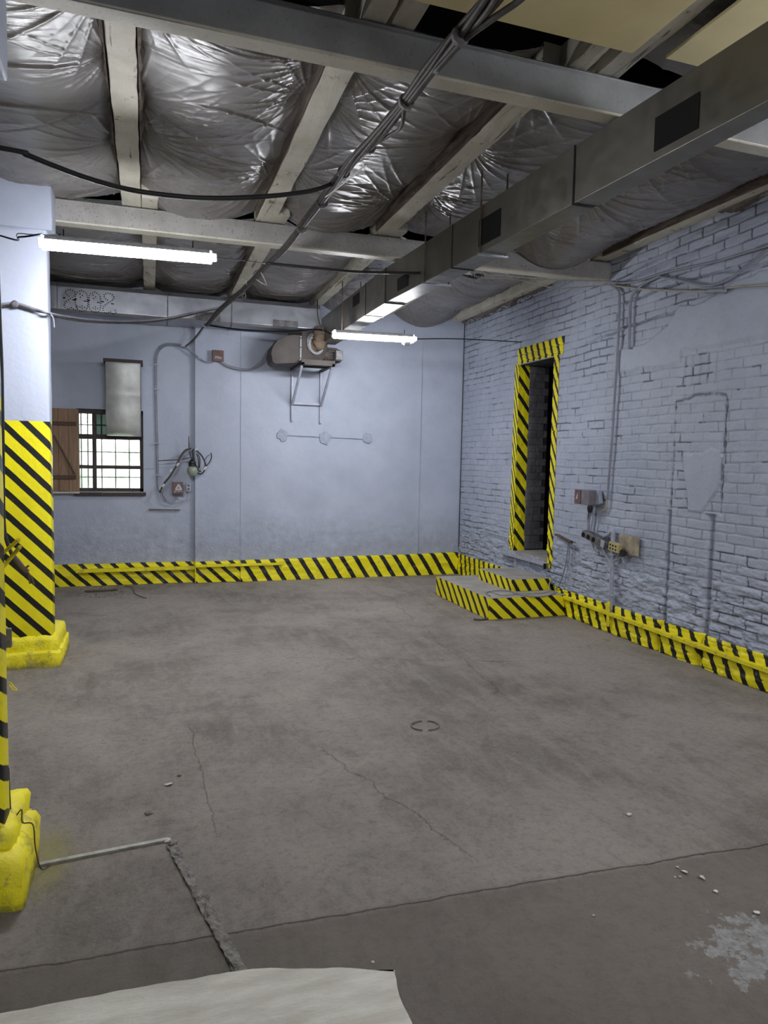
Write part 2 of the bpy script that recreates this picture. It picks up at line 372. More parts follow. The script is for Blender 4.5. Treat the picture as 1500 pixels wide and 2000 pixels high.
# back wall: plane behind the pilaster is 7 cm deeper
def wall_h(x, z, seed):
    low = np.clip((1.05 - z + (fnoise(x * 2, z * 2, seed) - .5) * .5) * 3, 0, 1)
    return (fnoise(x * 1.5, z * 1.5, seed + 9) - .5) * .012 + low * (fnoise(x * 9, z * 14, seed + 4, 5) - .5) * .016
def back_panel(name, x0, x1, y, hole=None, parent=None, z1=3.75, seed=0):
    nx = int((x1 - x0) / .02) + 2; nz = int(z1 / .02) + 2
    x, z = np.meshgrid(np.linspace(x0, x1, nx), np.linspace(0, z1, nz), indexing='ij')
    keep = None
    if hole:
        # snap grid lines to the hole's edges
        for e in hole[:2]: i = np.argmin(abs(x[:, 0] - e)); x[i, :] = e
        for e in hole[2:]: i = np.argmin(abs(z[0, :] - e)); z[:, i] = e
        xc = (x[:-1, :-1] + x[1:, 1:]) / 2; zc = (z[:-1, :-1] + z[1:, 1:]) / 2
        keep = ~((xc > hole[0]) & (xc < hole[1]) & (zc > hole[2]) & (zc < hole[3]))
    return grid_mesh(name, x, y - wall_h(x, z, seed), z, 'wall', parent, keep)
PX = .555
HX0, HZ0 = atY(154, 960, 9.22)[0] - .02, 1.15; HX1 = atY(280, 900, 9.22)[0]; HZ1 = atY(240, 801, 9.22)[2]
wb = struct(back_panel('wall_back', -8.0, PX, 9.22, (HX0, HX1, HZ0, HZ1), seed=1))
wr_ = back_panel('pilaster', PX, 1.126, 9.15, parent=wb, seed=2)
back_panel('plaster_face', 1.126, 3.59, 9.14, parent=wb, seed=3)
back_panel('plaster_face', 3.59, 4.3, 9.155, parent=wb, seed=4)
MB().box((PX, 9.15, 0), (PX + .012, 9.26, 3.75)).box((1.12, 9.14, 0), (1.128, 9.2, 3.75)).build('pilaster_edge', 'wall', wb)
MB().box((-8.0, 9.45, 0), (HX0, 9.5, 4.1)).box((HX1, 9.45, 0), (5.6, 9.5, 4.1)).box((HX0, 9.45, 0), (HX1, 9.5, HZ0)).box((HX0, 9.45, HZ1), (HX1, 9.5, 4.1)).build('outer_face', 'wall', wb)
MB().box((HX0 - .03, 9.225, HZ0 - .03), (HX0, 9.46, HZ1 + .03)).box((HX1, 9.225, HZ0 - .03), (HX1 + .03, 9.46, HZ1 + .03)).box((HX0, 9.225, HZ0 - .03), (HX1, 9.46, HZ0)).box((HX0, 9.225, HZ1), (HX1, 9.46, HZ1 + .03)).build('window_reveal', 'wall', wb)
# scars of removed pipes on the back wall
for (px, py, r) in ((553, 850, .075), (636, 855, .085), (718, 856, .065)):
    c = atY(px, py, 9.13); rg = random.Random(px); pts = []
    for k in range(14):
        a = 2 * math.pi * k / 14; q = r * (.75 + .5 * rg.random()); pts.append((c[0] + q * math.cos(a), c[2] + q * math.sin(a)))
    MB().prism(pts, 1, 9.12, 9.15).build('pipe_scar', 'scar', wb, .004)
MB().bar(atY(560, 850, 9.13), atY(712, 857, 9.13), .012, .01).build('pipe_scar', 'scar', wb)

# right wall: brickwork in relief
def brick_relief(y, z, rough=True):
    wz = z + (fnoise(y * 3, z * 3, 21) - .5) * .03
    row = np.floor(wz / .078); wy = y + (row % 2) * .13 + (vnoise(row * 1.7, row * 0 + .5, 5) - .5) * .1 + (fnoise(y * 4, z * 9, 23) - .5) * .03
    dz = np.abs((wz / .078) % 1 - .5) * .078; dy = np.abs((wy / .26) % 1 - .5) * .26
    dj = np.minimum(.039 - dz, .13 - dy)                      # distance to the nearest joint
    str_ = np.clip(.35 + (fnoise(y * 1.1, z * 1.1, 31) - .45) * 2.2 + np.clip((z - 2.3) * .6, 0, .7), .12, 1.2)
    low = np.clip((1.0 - z) * 2.2, 0, 1)
    j = np.exp(-(dj / .0052) ** 2) * (1 - .35 * low)
    h = -j * .0055 * (.4 + str_) + (fnoise(y * 5, z * 14, 41) - .5) * (.007 + .010 * np.clip((z - 2.6) * 1.2, 0, 1)) + low * (fnoise(y * 9, z * 22, 43, 5) - .5) * (.055 if rough else .03)
    gapn = fnoise(y * 5.5, z * 5.5, 51)
    thr = .60 - np.clip((z - 2.6) * .16, 0, .14) - .05 * low
    gap = np.clip((gapn - thr) * 22, 0, 1) * np.exp(-(dj / .0055) ** 2)
    gap = np.maximum(gap * .9, (.16 + .42 * np.clip((fnoise(y * 7, z * 9, 55) - .42) * 5, 0, 1)) * np.exp(-(dj / .0042) ** 2) * (1 - .3 * low))
    cr_ = np.exp(-((fnoise(y * 4, z * 12, 57, 5) - .5) / .006) ** 2) * low * np.clip((fnoise(y * 3, z * 3, 58) - .4) * 5, 0, .6); gap = np.maximum(gap, cr_ * .8); h = h - cr_ * .006
    h = h - np.clip(gap - .5, 0, 1) * .03
    # smooth patch of plaster high on the wall
    top = 2.97 + .05 * np.sin(y * 5) + (fnoise(y * 6, z * 0, 61) - .5) * .06; left = 5.0 + (z - 2.62) * -.25 + (fnoise(z * 8, z * 0, 62) - .5) * .1
    left = np.where(z < 2.68, 5.74, np.where(z < 2.80, 5.3 - (z - 2.68) * 2.4, 5.02 - (z - 2.8) * .9))
    bot = np.where(y > 4.85, 2.44, 2.53) + (fnoise(y * 7, z * 0 + 3, 63) - .5) * .05
    ins = np.clip((top - z) / .012, 0, 1) * np.clip((left - y) / .012, 0, 1) * np.clip((z - bot) / .04, 0, 1)
    ins2 = np.clip((1.72 + .12 * (fnoise(y * 9, z * 0, 66) - .5) - z) / .02, 0, 1) * np.clip((4.76 - .25 * np.clip(1.6 - z, 0, .3) - y) / .015, 0, 1) * np.clip((y - 4.42 - .12 * np.sin(z * 7)) / .02, 0, 1) * np.clip((z - 1.22) / .02, 0, 1)
    ins = np.maximum(ins, ins2)
    smoothh = .012 + (fnoise(y * 2, z * 2, 71) - .5) * .008
    h = h * (1 - ins) + smoothh * ins; gap = gap * (1 - ins)
    # bricked-up arched opening: ragged outline, grooves below
    arch = 2.17 - .35 * (y - 4.6) ** 2
    e = np.minimum(np.abs(y - 4.88), np.abs(y - 4.33)) + (fnoise(y * 11, z * 11, 81) - .5) * .05
    ol = np.exp(-(e / .010) ** 2) * ((z < arch) & (z > 1.22))
    ol = np.maximum(ol, np.exp(-((z - arch + (fnoise(y * 12, z * 12, 82) - .5) * .05) / .010) ** 2) * ((y < 4.88) & (y > 4.33)))
    h = h - .014 * ol; gap = np.maximum(gap, ol * np.clip((fnoise(y * 9, z * 9, 83) - .45) * 5, 0, .75))
    top2 = np.exp(-((z - 2.62 - (4.9 - y) * .06) / .03) ** 2)
    vf = (y < 4.82) & (y > 4.42) & (z > 2.26) & (z < 2.5)
    h = h - vf * .008 * np.exp(-((((y * 12) % 1) - .5) / .12) ** 2)
    for yc, w in ((4.90, .02), (4.43, .035)):
        g = np.exp(-((y - yc + (fnoise(z * 5, z * 0, 91) - .5) * .02) / w) ** 2) * (z < 1.22)
        h = h - .045 * g
    for zc, y0, y1 in ((3.09, 3.9, 5.6), (2.86, 4.9, 6.2)):
        g = np.exp(-((z - zc + .04 * np.sin(y * 2.2) + (fnoise(y * 9, z, 92) - .5) * .03) / .01) ** 2) * ((y > y0) & (y < y1)) * (ins < .5)
        h = h - .02 * g; gap = np.maximum(gap, g * .5 * np.clip((fnoise(y * 4, z * 4, 94) - .35) * 4, 0, 1))
    return h, gap
OY0, OY1, OZ0, OZ1 = 6.80, 7.55, .53, 2.765
def brick_panel(name, y0, y1, z0, z1, st, mat, parent=None, hole=None, off=0.0, flare=False):
    y, z = np.meshgrid(np.linspace(y0, y1, int((y1 - y0) / st) + 2), np.linspace(z0, z1, int((z1 - z0) / st) + 2), indexing='ij')
    keep = None
    if hole:
        for e in hole[:2]: i = np.argmin(abs(y[:, 0] - e)); y[i, :] = e
        for e in hole[2:]: i = np.argmin(abs(z[0, :] - e)); z[:, i] = e
        yc = (y[:-1, :-1] + y[1:, 1:]) / 2; zc = (z[:-1, :-1] + z[1:, 1:]) / 2
        keep = ~((yc > hole[0]) & (yc < hole[1]) & (zc > hole[2]) & (zc < hole[3]))
    h, g = brick_relief(y, z, not flare)
    if flare: h = h + .03 * np.clip((z1 - z) / (z1 - z0), 0, 1) ** .5
    return grid_mesh(name, XR - off - h, y, z, mat, parent, keep, g)
wrt = struct(brick_panel('wall_right', 3.3, 9.2, 0, 3.75, .0066, 'brick', hole=(OY0, OY1, OZ0, OZ1)))
brick_panel('near_brickwork', -5.1, 3.3, 0, 3.75, .02, 'brick', wrt)
MB().box((XR + .12, -5.1, 0), (XR + .16, OY0 - .02, 4.1)).box((XR + .12, OY1 + .02, 0), (XR + .16, 9.5, 4.1)).box((XR + .12, OY0 - .02, 0), (XR + .16, OY1 + .02, OZ0 - .02)).box((XR + .12, OY0 - .02, OZ1 + .02), (XR + .16, OY1 + .02, 4.1)).build('outer_face', 'wall', wrt)
# crack in the room corner
cr = [atX(x, y, XR - .02) for x, y in ((908, 630), (906, 680), (908, 720), (904, 780), (903, 850), (900, 930), (899, 1000), (897, 1074))]
MB().tube([(XR - .012, 9.128, p[2]) for p in cr], .005, 5, 2).build('corner_crack', 'opening_black', wrt)
# other walls, roof
struct(MB().box((-8.05, -5.1, 0), (-8.0, 9.5, 4.1)).build('wall_left', 'wall'))
struct(MB().box((-8.05, -5.15, 0), (4.4, -5.1, 4.1)).build('wall_near', 'wall'))
ceil = MB().box((-8.1, -5.2, 4.1), (5.6, 9.5, 4.15))
for k in range(16): ceil.bar((-7.9, -4.6 + k * .86, 4.07), (4.3, -2.3 + k * .86, 4.07), .08, .06)
struct(ceil.build('ceiling', 'dark'))

# doorway in the right wall (door_1)
d1 = MB()
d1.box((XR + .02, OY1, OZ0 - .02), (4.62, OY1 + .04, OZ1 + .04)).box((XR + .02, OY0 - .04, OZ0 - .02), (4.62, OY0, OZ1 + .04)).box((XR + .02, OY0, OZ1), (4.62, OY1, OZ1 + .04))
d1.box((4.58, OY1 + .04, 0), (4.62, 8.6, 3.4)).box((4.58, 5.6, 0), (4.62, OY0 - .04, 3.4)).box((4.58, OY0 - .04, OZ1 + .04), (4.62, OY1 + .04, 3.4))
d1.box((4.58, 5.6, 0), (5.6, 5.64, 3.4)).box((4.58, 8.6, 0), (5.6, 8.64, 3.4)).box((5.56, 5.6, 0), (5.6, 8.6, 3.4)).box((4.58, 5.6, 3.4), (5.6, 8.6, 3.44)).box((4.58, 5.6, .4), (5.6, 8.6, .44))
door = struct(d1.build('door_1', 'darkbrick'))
MB().box((XR - .005, OY0 + .002, OZ0 - .05), (4.62, OY1 - .002, OZ0 + .004)).build('threshold', 'step', door)
fr = stripes('door_front_stripes', atX(1014, 716, XR), atX(1019, 750, XR), atX(1014, 750, XR))
brick_panel('striped_band', OY1, 7.665, OZ0, OZ1 + .01, .0085, fr, door, off=.004)
fr2 = stripes('door_near_stripes', atX(1089, 726, XR), atX(1095, 748, XR), atX(1087.5, 757, XR))
brick_panel('striped_band', 6.69, OY0, OZ0 - .09, OZ1 + .01, .0085, fr2, door, off=.004)
fr3 = stripes('door_top_stripes', atX(1026, 674, XR), atX(1032, 707, XR), atX(1037.5, 672, XR))
brick_panel('striped_band', 6.62, 7.60, OZ1 + .01, 2.965, .0085, fr3, door, off=.005)
fr4 = stripes('door_reveal_stripes', atY(1020, 713, OY1), atY(1037, 740, OY1), atY(1018.5, 746, OY1))
yy = np.linspace(XR - .01, 4.355, 22); zz = np.linspace(OZ0, OZ1, 260)
gx, gz = np.meshgrid(yy, zz, indexing='ij')
edge = 4.355 + (fnoise(gz * 12, gz * 0, 5) - .5) * .03
grid_mesh('striped_reveal', XR - .01 + (gx - XR + .01) / (4.355 - XR + .01) * (edge - XR + .01), OY1 - .006 - (fnoise(gx * 20, gz * 13, 6) - .5) * .012, gz, fr4, door)
rg = np.random.RandomState(3)
s = MB()
for k in range(26):
    row = k; z0 = OZ0 + .02 + row * .085
    for j in range(2):
        x0 = 4.34 + j * .14 - (row % 2) * .05; s.box((max(x0, 4.355), OY1 - .008 - rg.rand() * .004, z0), (min(x0 + .137, 4.62), OY1 + .01, z0 + .082))
s.build('bare_jamb_brick', 'jamb', door, .003)
sill = MB(); a, b = atX(985, 1075, XR), atX(1070, 1106, XR)
sill.box((XR - .06, 6.76, .478), (XR + .02, 7.80, .492)).box((XR - .062, 6.76, .462), (XR - .055, 7.80, .494))
sill.build('sill_board', 'pipe', door, .002)
for yb in (7.10, 7.42): MB().box((XR - .05, yb, .36), (XR - .035, yb + .012, .478)).build('sill_bracket', 'pipe', door)
MB().box((XR - .07, 6.735, .43), (XR - .045, 6.755, .49)).build('sill_hook', 'opening_black', door)

# baseboards
bs1 = stripes('back_baseboard_stripes', atY(218, 1100, 9.2), atY(264, 1139, 9.2), atY(248, 1099, 9.2), scuff=.55)
bs2 = stripes('back_baseboard_stripes_fine', atY(843, 1080, 9.11), atY(863, 1116, 9.11), atY(867, 1079, 9.11), scuff=.55)
def base_back(name, x0, x1, yf, zl, zr, mat, seed, bulge=.02, parent=None):
    x, z = np.meshgrid(np.linspace(x0, x1, int((x1 - x0) / .015) + 2), np.linspace(0, 1, 24), indexing='ij')
    top = zl + (zr - zl) * (x - x0) / (x1 - x0) + (fnoise(x * 8, x * 0, seed) - .5) * .012
    Z = z * top; Yv = yf - bulge * (1 - z) ** .6 - (fnoise(x * 7, Z * 12, seed + 2, 5) - .5) * .03 * (z < .97)
    Yv[:, -1] = yf + .05
    return grid_mesh(name, x, Yv, Z, mat, parent)
bb = struct(base_back('baseboard_back', -7.9, PX + .01, 9.19, .272, .268, bs1, 3))
base_back('striped_plinth', PX, 1.15, 9.12, .27, .275, bs1, 5, .01, bb)
base_back('striped_plinth', 1.12, 4.2, 9.10, .275, .302, bs2, 6, .02, bb)
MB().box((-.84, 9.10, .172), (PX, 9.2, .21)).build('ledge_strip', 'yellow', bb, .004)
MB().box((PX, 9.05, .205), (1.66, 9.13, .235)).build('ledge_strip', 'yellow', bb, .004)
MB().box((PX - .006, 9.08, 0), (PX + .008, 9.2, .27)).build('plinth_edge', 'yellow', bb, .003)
rs1 = stripes('right_baseboard_stripes', atX(1117.7, 1176, XR - .03), atX(1126, 1206, XR - .03), atX(1133.5, 1181, XR - .03), scuff=.5, wob=.014)
rs2 = stripes('corner_baseboard_stripes', atX(907, 1083, XR - .03), atX(912, 1119, XR - .03), atX(916, 1087, XR - .03), scuff=.4)
br = struct(brick_panel('baseboard_right', -5.0, 6.55, 0, .262, .0085, rs1, off=.03, flare=True))
brick_panel('striped_plinth', 7.7, 9.15, 0, .29, .0085, rs2, br, off=.02, flare=True)
brick_panel('striped_plinth', 6.5, 7.75, 0, .27, .0085, rs2, br, off=.005)
MB().bar((XR - .055, -2.5, .145), (XR - .055, 4.5, .168), .055, .035, n=6).bar((XR - .055, 4.5, .168), (XR - .055, 6.42, .195), .055, .035).build('ledge_strip', 'yellow', br, .004)
MB().box((XR - .09, 5.545, .06), (XR - .07, 5.575, .30)).build('cable_end', 'yellow', br, .006)

# window in the back wall
WY = 9.30
def wpx(x, y, Y=WY): p = atY(x, y, Y); return p[0], p[2]
X0, X1 = HX0, HX1
w1 = MB()
def rect(mb, xa, ya, xb, yb, Ya, Yb_):
    (a, c), (b, d) = wpx(xa, yb), wpx(xb, ya); mb.box((a, Ya, c), (b, Yb_, d))
xl = wpx(154, 900)[0] - .03
w1.box((xl, WY - .03, HZ0), (X1, WY + .05, wpx(200, 953)[1])); w1.box((xl, WY - .03, wpx(200, 809)[1]), (X1, WY + .05, HZ1))
w1.box((xl, WY - .03, HZ0), (wpx(155.5, 900)[0], WY + .05, HZ1)); w1.box((wpx(273, 900)[0], WY - .03, HZ0), (X1, WY + .05, HZ1))
win = struct(w1.build('window_1', 'windowwood', bevel=.004))
mu = MB(); rect(mu, 181.5, 809, 188, 953, WY - .04, WY + .03); mu.build('mullion', 'windowwood', win, .003)
mu = MB(); rect(mu, 155, 850.5, 273, 857, WY - .035, WY + .02); mu.build('glazing_bar', 'windowwood', win, .003)
mu = MB(); rect(mu, 155, 909.5, 273, 915, WY - .035, WY + .02); mu.build('glazing_bar', 'windowwood', win, .003)
for i, (a, b, c, d) in enumerate(((155, 809, 182, 851), (155, 857, 182, 910), (155, 915, 182, 953), (188, 857, 273, 910), (188, 915, 273, 953))):
    mu = MB(); rect(mu, a, b, c, d, WY, WY + .004); mu.build('pane', 'glass', win)
mu = MB(); rect(mu, 188, 809, 273, 851, WY, WY + .004); mu.build('pane', 'greenglass', win)['label'] = 'dull green pane beside the sheet-metal chute'
gr = thing('window_grille', 'white welded security grille outside the small window, seen through its panes', 'grille', (wpx(215, 880)[0], 9.42, HZ0))
g = MB()
for x in (158, 171, 198, 225, 252, 276):
    a = atY(x, 805, 9.39); g.box((a[0] - .009, 9.38, HZ0 - .02), (a[0] + .009, 9.395, HZ1 + .02))
g.build('vertical_bar', 'lampwhite', gr); g = MB()
for y in (831, 883, 932):
    a = atY(215, y, 9.40); g.box((X0 - .02, 9.394, a[2] - .009), (X1 + .02, 9.408, a[2] + .009))
g.build('horizontal_bar', 'lampwhite', gr)
MB().box((xl - .02, 9.16, HZ0 - .045), (X1 + .03, WY, HZ0 - .005)).build('window_sill', 'windowwood', win, .008)
# yard outside
struct(MB().box((-9, 9.6, -.3), (8, 22, -.2)).build('trim_1', 'ground'))
hd = MB(); rg = np.random.RandomState(5)
for k in range(900):
    c = np.array([rg.uniform(-6, 5), 14 + rg.rand() * 1.2, rg.uniform(-.2, 3.6)]); u = rg.randn(3) * .12; v = rg.randn(3) * .12
    hd.add([c - u, c - v, c + u, c + v], [(0, 1, 2, 3)])
tag(hd.build('hedge', 'leaf', fix=False), 'blurred green hedge outside the window', 'hedge')

# ================================================================== COLUMNS
def column(name, label, x0, x1, y0, y1, foot, cap, mat, pl, seed):
    t = thing(name, label, 'column', ((x0 + x1) / 2, (y0 + y1) / 2, 0))
    s = MB(); s.bar(((x0 + x1) / 2, (y0 + y1) / 2, foot), ((x0 + x1) / 2, (y0 + y1) / 2, 3.57), x1 - x0, y1 - y0, up=(0, 1, 0), n=24, amp=.004, seed=seed)
    s.build('shaft', mat, t, .02, True)
    for (dx0, dx1, dy0, dy1, z0, z1, ch) in pl:
        q = MB(); zs = [z0, z0 + .01, z1 - ch, z1 - ch * .4, z1]; sh = [0, 0, 0, .35, 1]
        rg = np.random.RandomState(seed); vs = []
        X = [dx0, dx1]; Yv = [dy0, dy1]
        for zi, f in zip(zs, sh):
            loop = []
            N = 10
            for a in range(N): loop.append((dx0 + (dx1 - dx0) * a / N, dy0))
            for a in range(N): loop.append((dx1, dy0 + (dy1 - dy0) * a / N))
            for a in range(N): loop.append((dx1 - (dx1 - dx0) * a / N, dy1))
            for a in range(N): loop.append((dx0, dy1 - (dy1 - dy0) * a / N))
            cx, cy = (dx0 + dx1) / 2, (dy0 + dy1) / 2; ins = ch * f
            for (a, b) in loop:
                a = cx + (a - cx) * (1 - ins / ((dx1 - dx0) / 2)); b = cy + (b - cy) * (1 - ins / ((dy1 - dy0) / 2))
                vs.append((a + (rg.rand() - .5) * .014, b + (rg.rand() - .5) * .014, zi + (rg.rand() - .5) * (.012 if zi > z0 else 0)))
        L = 40; fs = [tuple(range((len(zs) - 1) * L, len(zs) * L))]
        for i in range(len(zs) - 1):
            for j in range(L): fs.append((i * L + j, i * L + (j + 1) % L, (i + 1) * L + (j + 1) % L, (i + 1) * L + j))
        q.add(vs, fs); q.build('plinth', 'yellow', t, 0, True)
    a, b, c, d, e, f = cap
    MB().bar(((a + b) / 2, (c + d) / 2, e), ((a + b) / 2, (c + d) / 2, f), b - a, d - c, up=(0, 1, 0), n=4, amp=.004).build('capital', 'wall', t, .01)
    return t
sf = stripes('far_column_stripes', atY(6.7, 893, 5.74), atY(101.7, 980, 5.74), atY(6.7, 936, 5.74), ztop=1.838, frac=.385, wob=.004, coef=(0, -2.0, 0), scuff=.08)
column('brick_column', 'square pale blue column with yellow and black striped lower half, nearer the window wall', -1.25, -.692, 5.76, 5.93, .2, (-1.27, -.655, 5.74, 6.0, 3.22, 3.58), sf,
       ((-1.30, -.655, 5.73, 6.30, .11, .235, .045), (-1.33, -.635, 5.70, 6.33, -.01, .12, .02)), 2)
sn = stripes('near_column_stripes', atY(14, 1118, 2.76), atY(1, 1107, 2.76), atY(14, 1206, 2.76), ztop=1.80, frac=.36, wob=.008, coef=(0, -2.4, 0), scuff=.2)
column('brick_column', 'nearest column, cut by the left edge of the view, with a chipped yellow foot', -1.05, -.503, 2.76, 2.90, .16, (-1.06, -.485, 2.72, 3.05, 2.98, 3.58), sn,
       ((-1.08, -.468, 2.72, 3.10, .14, .245, .035), (-1.13, -.425, 2.63, 3.04, -.01, .185, .05)), 4)

# ================================================================== STEPS BY THE DOORWAY
def step(name, label, x0, y0, y1, z1, sl, sfm, z0=-.01):
    s = MB(); nx, ny = 18, 24; V = []; rg = np.random.RandomState(int(z1 * 100)); t = thing(name, label, 'step', (x0, y0, max(z0, 0)))
    MB().box((x0 + .004, y0 + .004, z0), (XR - .04, y1, z1)).build('tread', 'step', t, .006)
    gy_, gz_ = np.meshgrid(np.linspace(y0, y1, 60), np.linspace(max(z0, 0), z1, 14), indexing='ij')
    grid_mesh('striped_side', x0 - (fnoise(gy_ * 9, gz_ * 9, 7) - .5) * .012, gy_, gz_ + (gz_ > z1 - .003) * (fnoise(gy_ * 30, gz_ * 0, 9) - .5) * .006, sl, t)
    gx_, gz_ = np.meshgrid(np.linspace(x0 - .002, XR - .045, 60), np.linspace(max(z0, 0), z1, 14), indexing='ij')
    grid_mesh('striped_riser', gx_, y0 - (fnoise(gx_ * 9, gz_ * 9, 8) - .5) * .012, gz_ + (gz_ > z1 - .003) * (fnoise(gx_ * 30, gz_ * 0, 9) - .5) * .006, sfm, t)
    return t
m1 = stripes('low_step_side_stripes', atX(859, 1129, 3.27), atX(872, 1170, 3.27), atX(870, 1134, 3.27)); m2 = stripes('low_step_riser_stripes', atY(967, 1170, 6.33), atY(1006, 1208, 6.33), atY(996, 1170, 6.33))
m3 = stripes('high_step_side_stripes', atX(943, 1114, 3.68), atX(950, 1136, 3.68), atX(954, 1119, 3.68)); m4 = stripes('high_step_riser_stripes', atY(1001.6, 1135, 6.63), atY(1012.8, 1154.6, 6.63), atY(1024, 1133.6, 6.63))
step('concrete_step', 'wide lower concrete step with striped sides under the doorway', 3.275, 6.33, 7.72, .218, m1, m2)
step('concrete_step', 'smaller upper concrete step with striped sides, standing on the lower step', 3.69, 6.63, 7.42, .345, m3, m4, .215)

# ================================================================== ROOF BEAMS AND RAFTERS
ZB = 3.36
def girder(name, label, pa, pb, web_mat, seed=0, hgt=.17, fw=.14):
    t = thing(name, label, 'beam', tuple(np.append((np.array(pa) + np.array(pb)) / 2, ZB)))
    a = np.array([pa[0], pa[1], 0]); b = np.array([pb[0], pb[1], 0])
    up = np.array([0, 0, 1])
    MB().bar(a + up * (ZB + hgt / 2) + (0, .008, 0), b + up * (ZB + hgt / 2) + (0, .008, 0), .016, hgt, n=12, amp=.0015, seed=seed).build('web', web_mat, t, .004)
    MB().bar(a + up * (ZB + .008) + (0, fw / 2, 0), b + up * (ZB + .008) + (0, fw / 2, 0), fw, .016).build('lower_flange', 'flange', t, .005)
    MB().bar(a + up * (ZB + hgt) + (0, fw / 2, 0), b + up * (ZB + hgt) + (0, fw / 2, 0), fw, .016).build('upper_flange', web_mat, t, .007)
    return t
girder('steel_girder', 'pale steel girder with shade put into its grey web and a cream underside, the nearer of the two', (-.62, 3.11), (XR + .02, 3.15), 'beam', 1, .175, .095)  # web and upper flange coloured darker in place of shade
girder('steel_girder', 'pale pitted steel girder further back, above the left lamp', (-.95, 6.00), (XR + .02, 5.86), 'rusty_beam', 2, .165, .11)
RZ = 3.545
def rafter(xc, y0, y1, w, label, group, seed, x2=None, h=.15):
    b = MB(); b.bar((xc, y0, RZ + h / 2), (x2 if x2 is not None else xc, y1, RZ + h / 2), w, h, n=int((y1 - y0) / .13) + 1, amp=.006, seed=seed)
    return tag(b.build('timber_rafter', 'timber', bevel=.004), label, 'rafter', group)
G = 'white painted timber rafters'
for i, (xc, w, l) in enumerate(((-.115, .145, 'cracked white timber rafter directly above the left lamp, between the two girders'), (.925, .155, 'white timber rafter between the girders, crossed by the black cable'),
                           (1.945, .155, 'white timber rafter between the girders, just left of the long duct'), (2.99, .14, 'timber rafter between the girders, hidden above the long duct'), (4.14, .13, 'timber rafter between the girders, lying along the top of the brick wall'))):
    rafter(xc, 3.22, 6.12, w, l, G, i, h=.15)
for i, (xc, w, l) in enumerate(((.02, .13, 'narrow white timber rafter behind the left lamp, beyond the far girder'), (1.02, .155, 'timber rafter beyond the far girder, beside the drooping cable bundle'),
                           (2.05, .13, 'timber rafter beyond the far girder, over the fan'), (3.03, .13, 'timber rafter beyond the far girder, peeking out right of the long duct'), (4.10, .15, 'timber rafter beyond the far girder, against the brick wall above the doorway'))):
    rafter(xc, 5.78, 9.14, w, l, G, 10 + i)
for i, (xc, w, l) in enumerate(((.965, .12, 'left one of the paired short rafters at the top edge, left of the yellow board'), (1.10, .125, 'right one of the paired short rafters at the top edge, touching the yellow board'),
                           (2.02, .11, 'short timber stub resting on the near girder, left of the long front rafter'), (2.20, .14, 'front rafter running up between the two yellow boards'))):
    rafter(xc, 1.0 if i != 2 else 2.7, 3.26, w, l, G, 20 + i)
# torn bark and film edges hanging at the rafters' sides: dark brown ragged strips
def ragged(name, label, xc, y0, y1, side, seed):
    n = int((y1 - y0) / .02); y = np.linspace(y0, y1, n); b = MB(); vs = []
    A = np.clip((fnoise(y * 1.6, y * 0, seed, 3) - .32) * 3.2, .08, 1); Bn = fnoise(y * 9, y * 0 + 4, seed + 1, 4)
    for k in range(n):
        w = (.006 + .028 * Bn[k]) * A[k]; hh = .035 * A[k] * fnoise(np.array(y[k] * 16.), np.array(2.), seed + 2, 3)
        vs += [(xc, y[k], RZ + .14), (xc + side * w * 1.5, y[k], RZ + .07), (xc + side * w, y[k], RZ + .03 - hh), (xc + side * .003, y[k], RZ + .012)]
    fs = [(4 * k + j, 4 * k + j + 1, 4 * k + j + 5, 4 * k + j + 4) for k in range(n - 1) for j in range(3)]
    b.add(vs, fs); return tag(b.build(name, 'bark', fix=False), label, 'bark strip', 'torn bark along the rafters')
M['bark'] = mottled('torn_brown_bark', (.07, .045, .03), (.20, .155, .12), 9, .8, 0, 1.0, 40, .02, stretch=(3, .4, 3))
ragged('bark_strip', 'torn brown bark strip hanging on the left side of the rafter the black cable crosses', .848, 3.3, 5.95, -1, 2)
ragged('bark_strip', 'torn brown bark strip on the left side of the rafter beside the long duct', 1.868, 3.3, 5.9, -1, 3)
ragged('bark_strip', 'torn dark strip on the left side of the rafter above the left lamp', -.188, 3.3, 5.9, -1, 5)
ragged('bark_strip', 'torn dark strip on the right side of the rafter above the left lamp', -.042, 3.3, 5.6, 1, 6)
ragged('bark_strip', 'torn brown strip along the wall rafter above the bricks', 4.072, 3.3, 5.8, -1, 7)
ragged('bark_strip', 'torn brown strip beyond the far girder on the rafter beside the cable bundle', .94, 6.15, 8.6, -1, 8)
# loose crumbs of mortar under the wall rafter
cb = MB(); rg = np.random.RandomState(9)
for (ya_, yb_, amp) in ((6.9, 9.1, .075), (3.85, 4.45, .09)):
    yy_ = np.linspace(ya_, yb_, int((yb_ - ya_) / .012)); d_ = np.clip(fnoise(yy_ * 4, yy_ * 0, 77, 5) - .36, 0, 1) * 2.2 * amp * np.clip((yy_ - ya_) * 3, 0, 1) + .004
    poly = [(float(a), 3.57) for a in yy_[::-1]] + [(float(a), 3.55 - float(b)) for a, b in zip(yy_, d_)]
    cb.prism(poly, 0, XR - .075, XR - .045); cb.prism([(a, z if z > 3.56 else z + .012) for a, z in poly], 0, XR - .045, XR + .01)
for k in range(90):
    y = rg.uniform(7.2, 9.1); r = rg.uniform(.006, .016)
    cb.lathe([(r * .3, -r * .8), (r, -.1 * r), (r * .7, r * .5), (r * .1, r * .8)], (XR - .03 - rg.rand() * .03, y, 3.535 - rg.rand() ** 2 * .06), rg.randn(3), 5, jit=1.2, seed=k)
o = cb.build('mortar_rubble', 'crumb'); tag(o, 'crumbling dark mortar under the timber along the top of the brick wall', 'rubble'); o['kind'] = 'stuff'

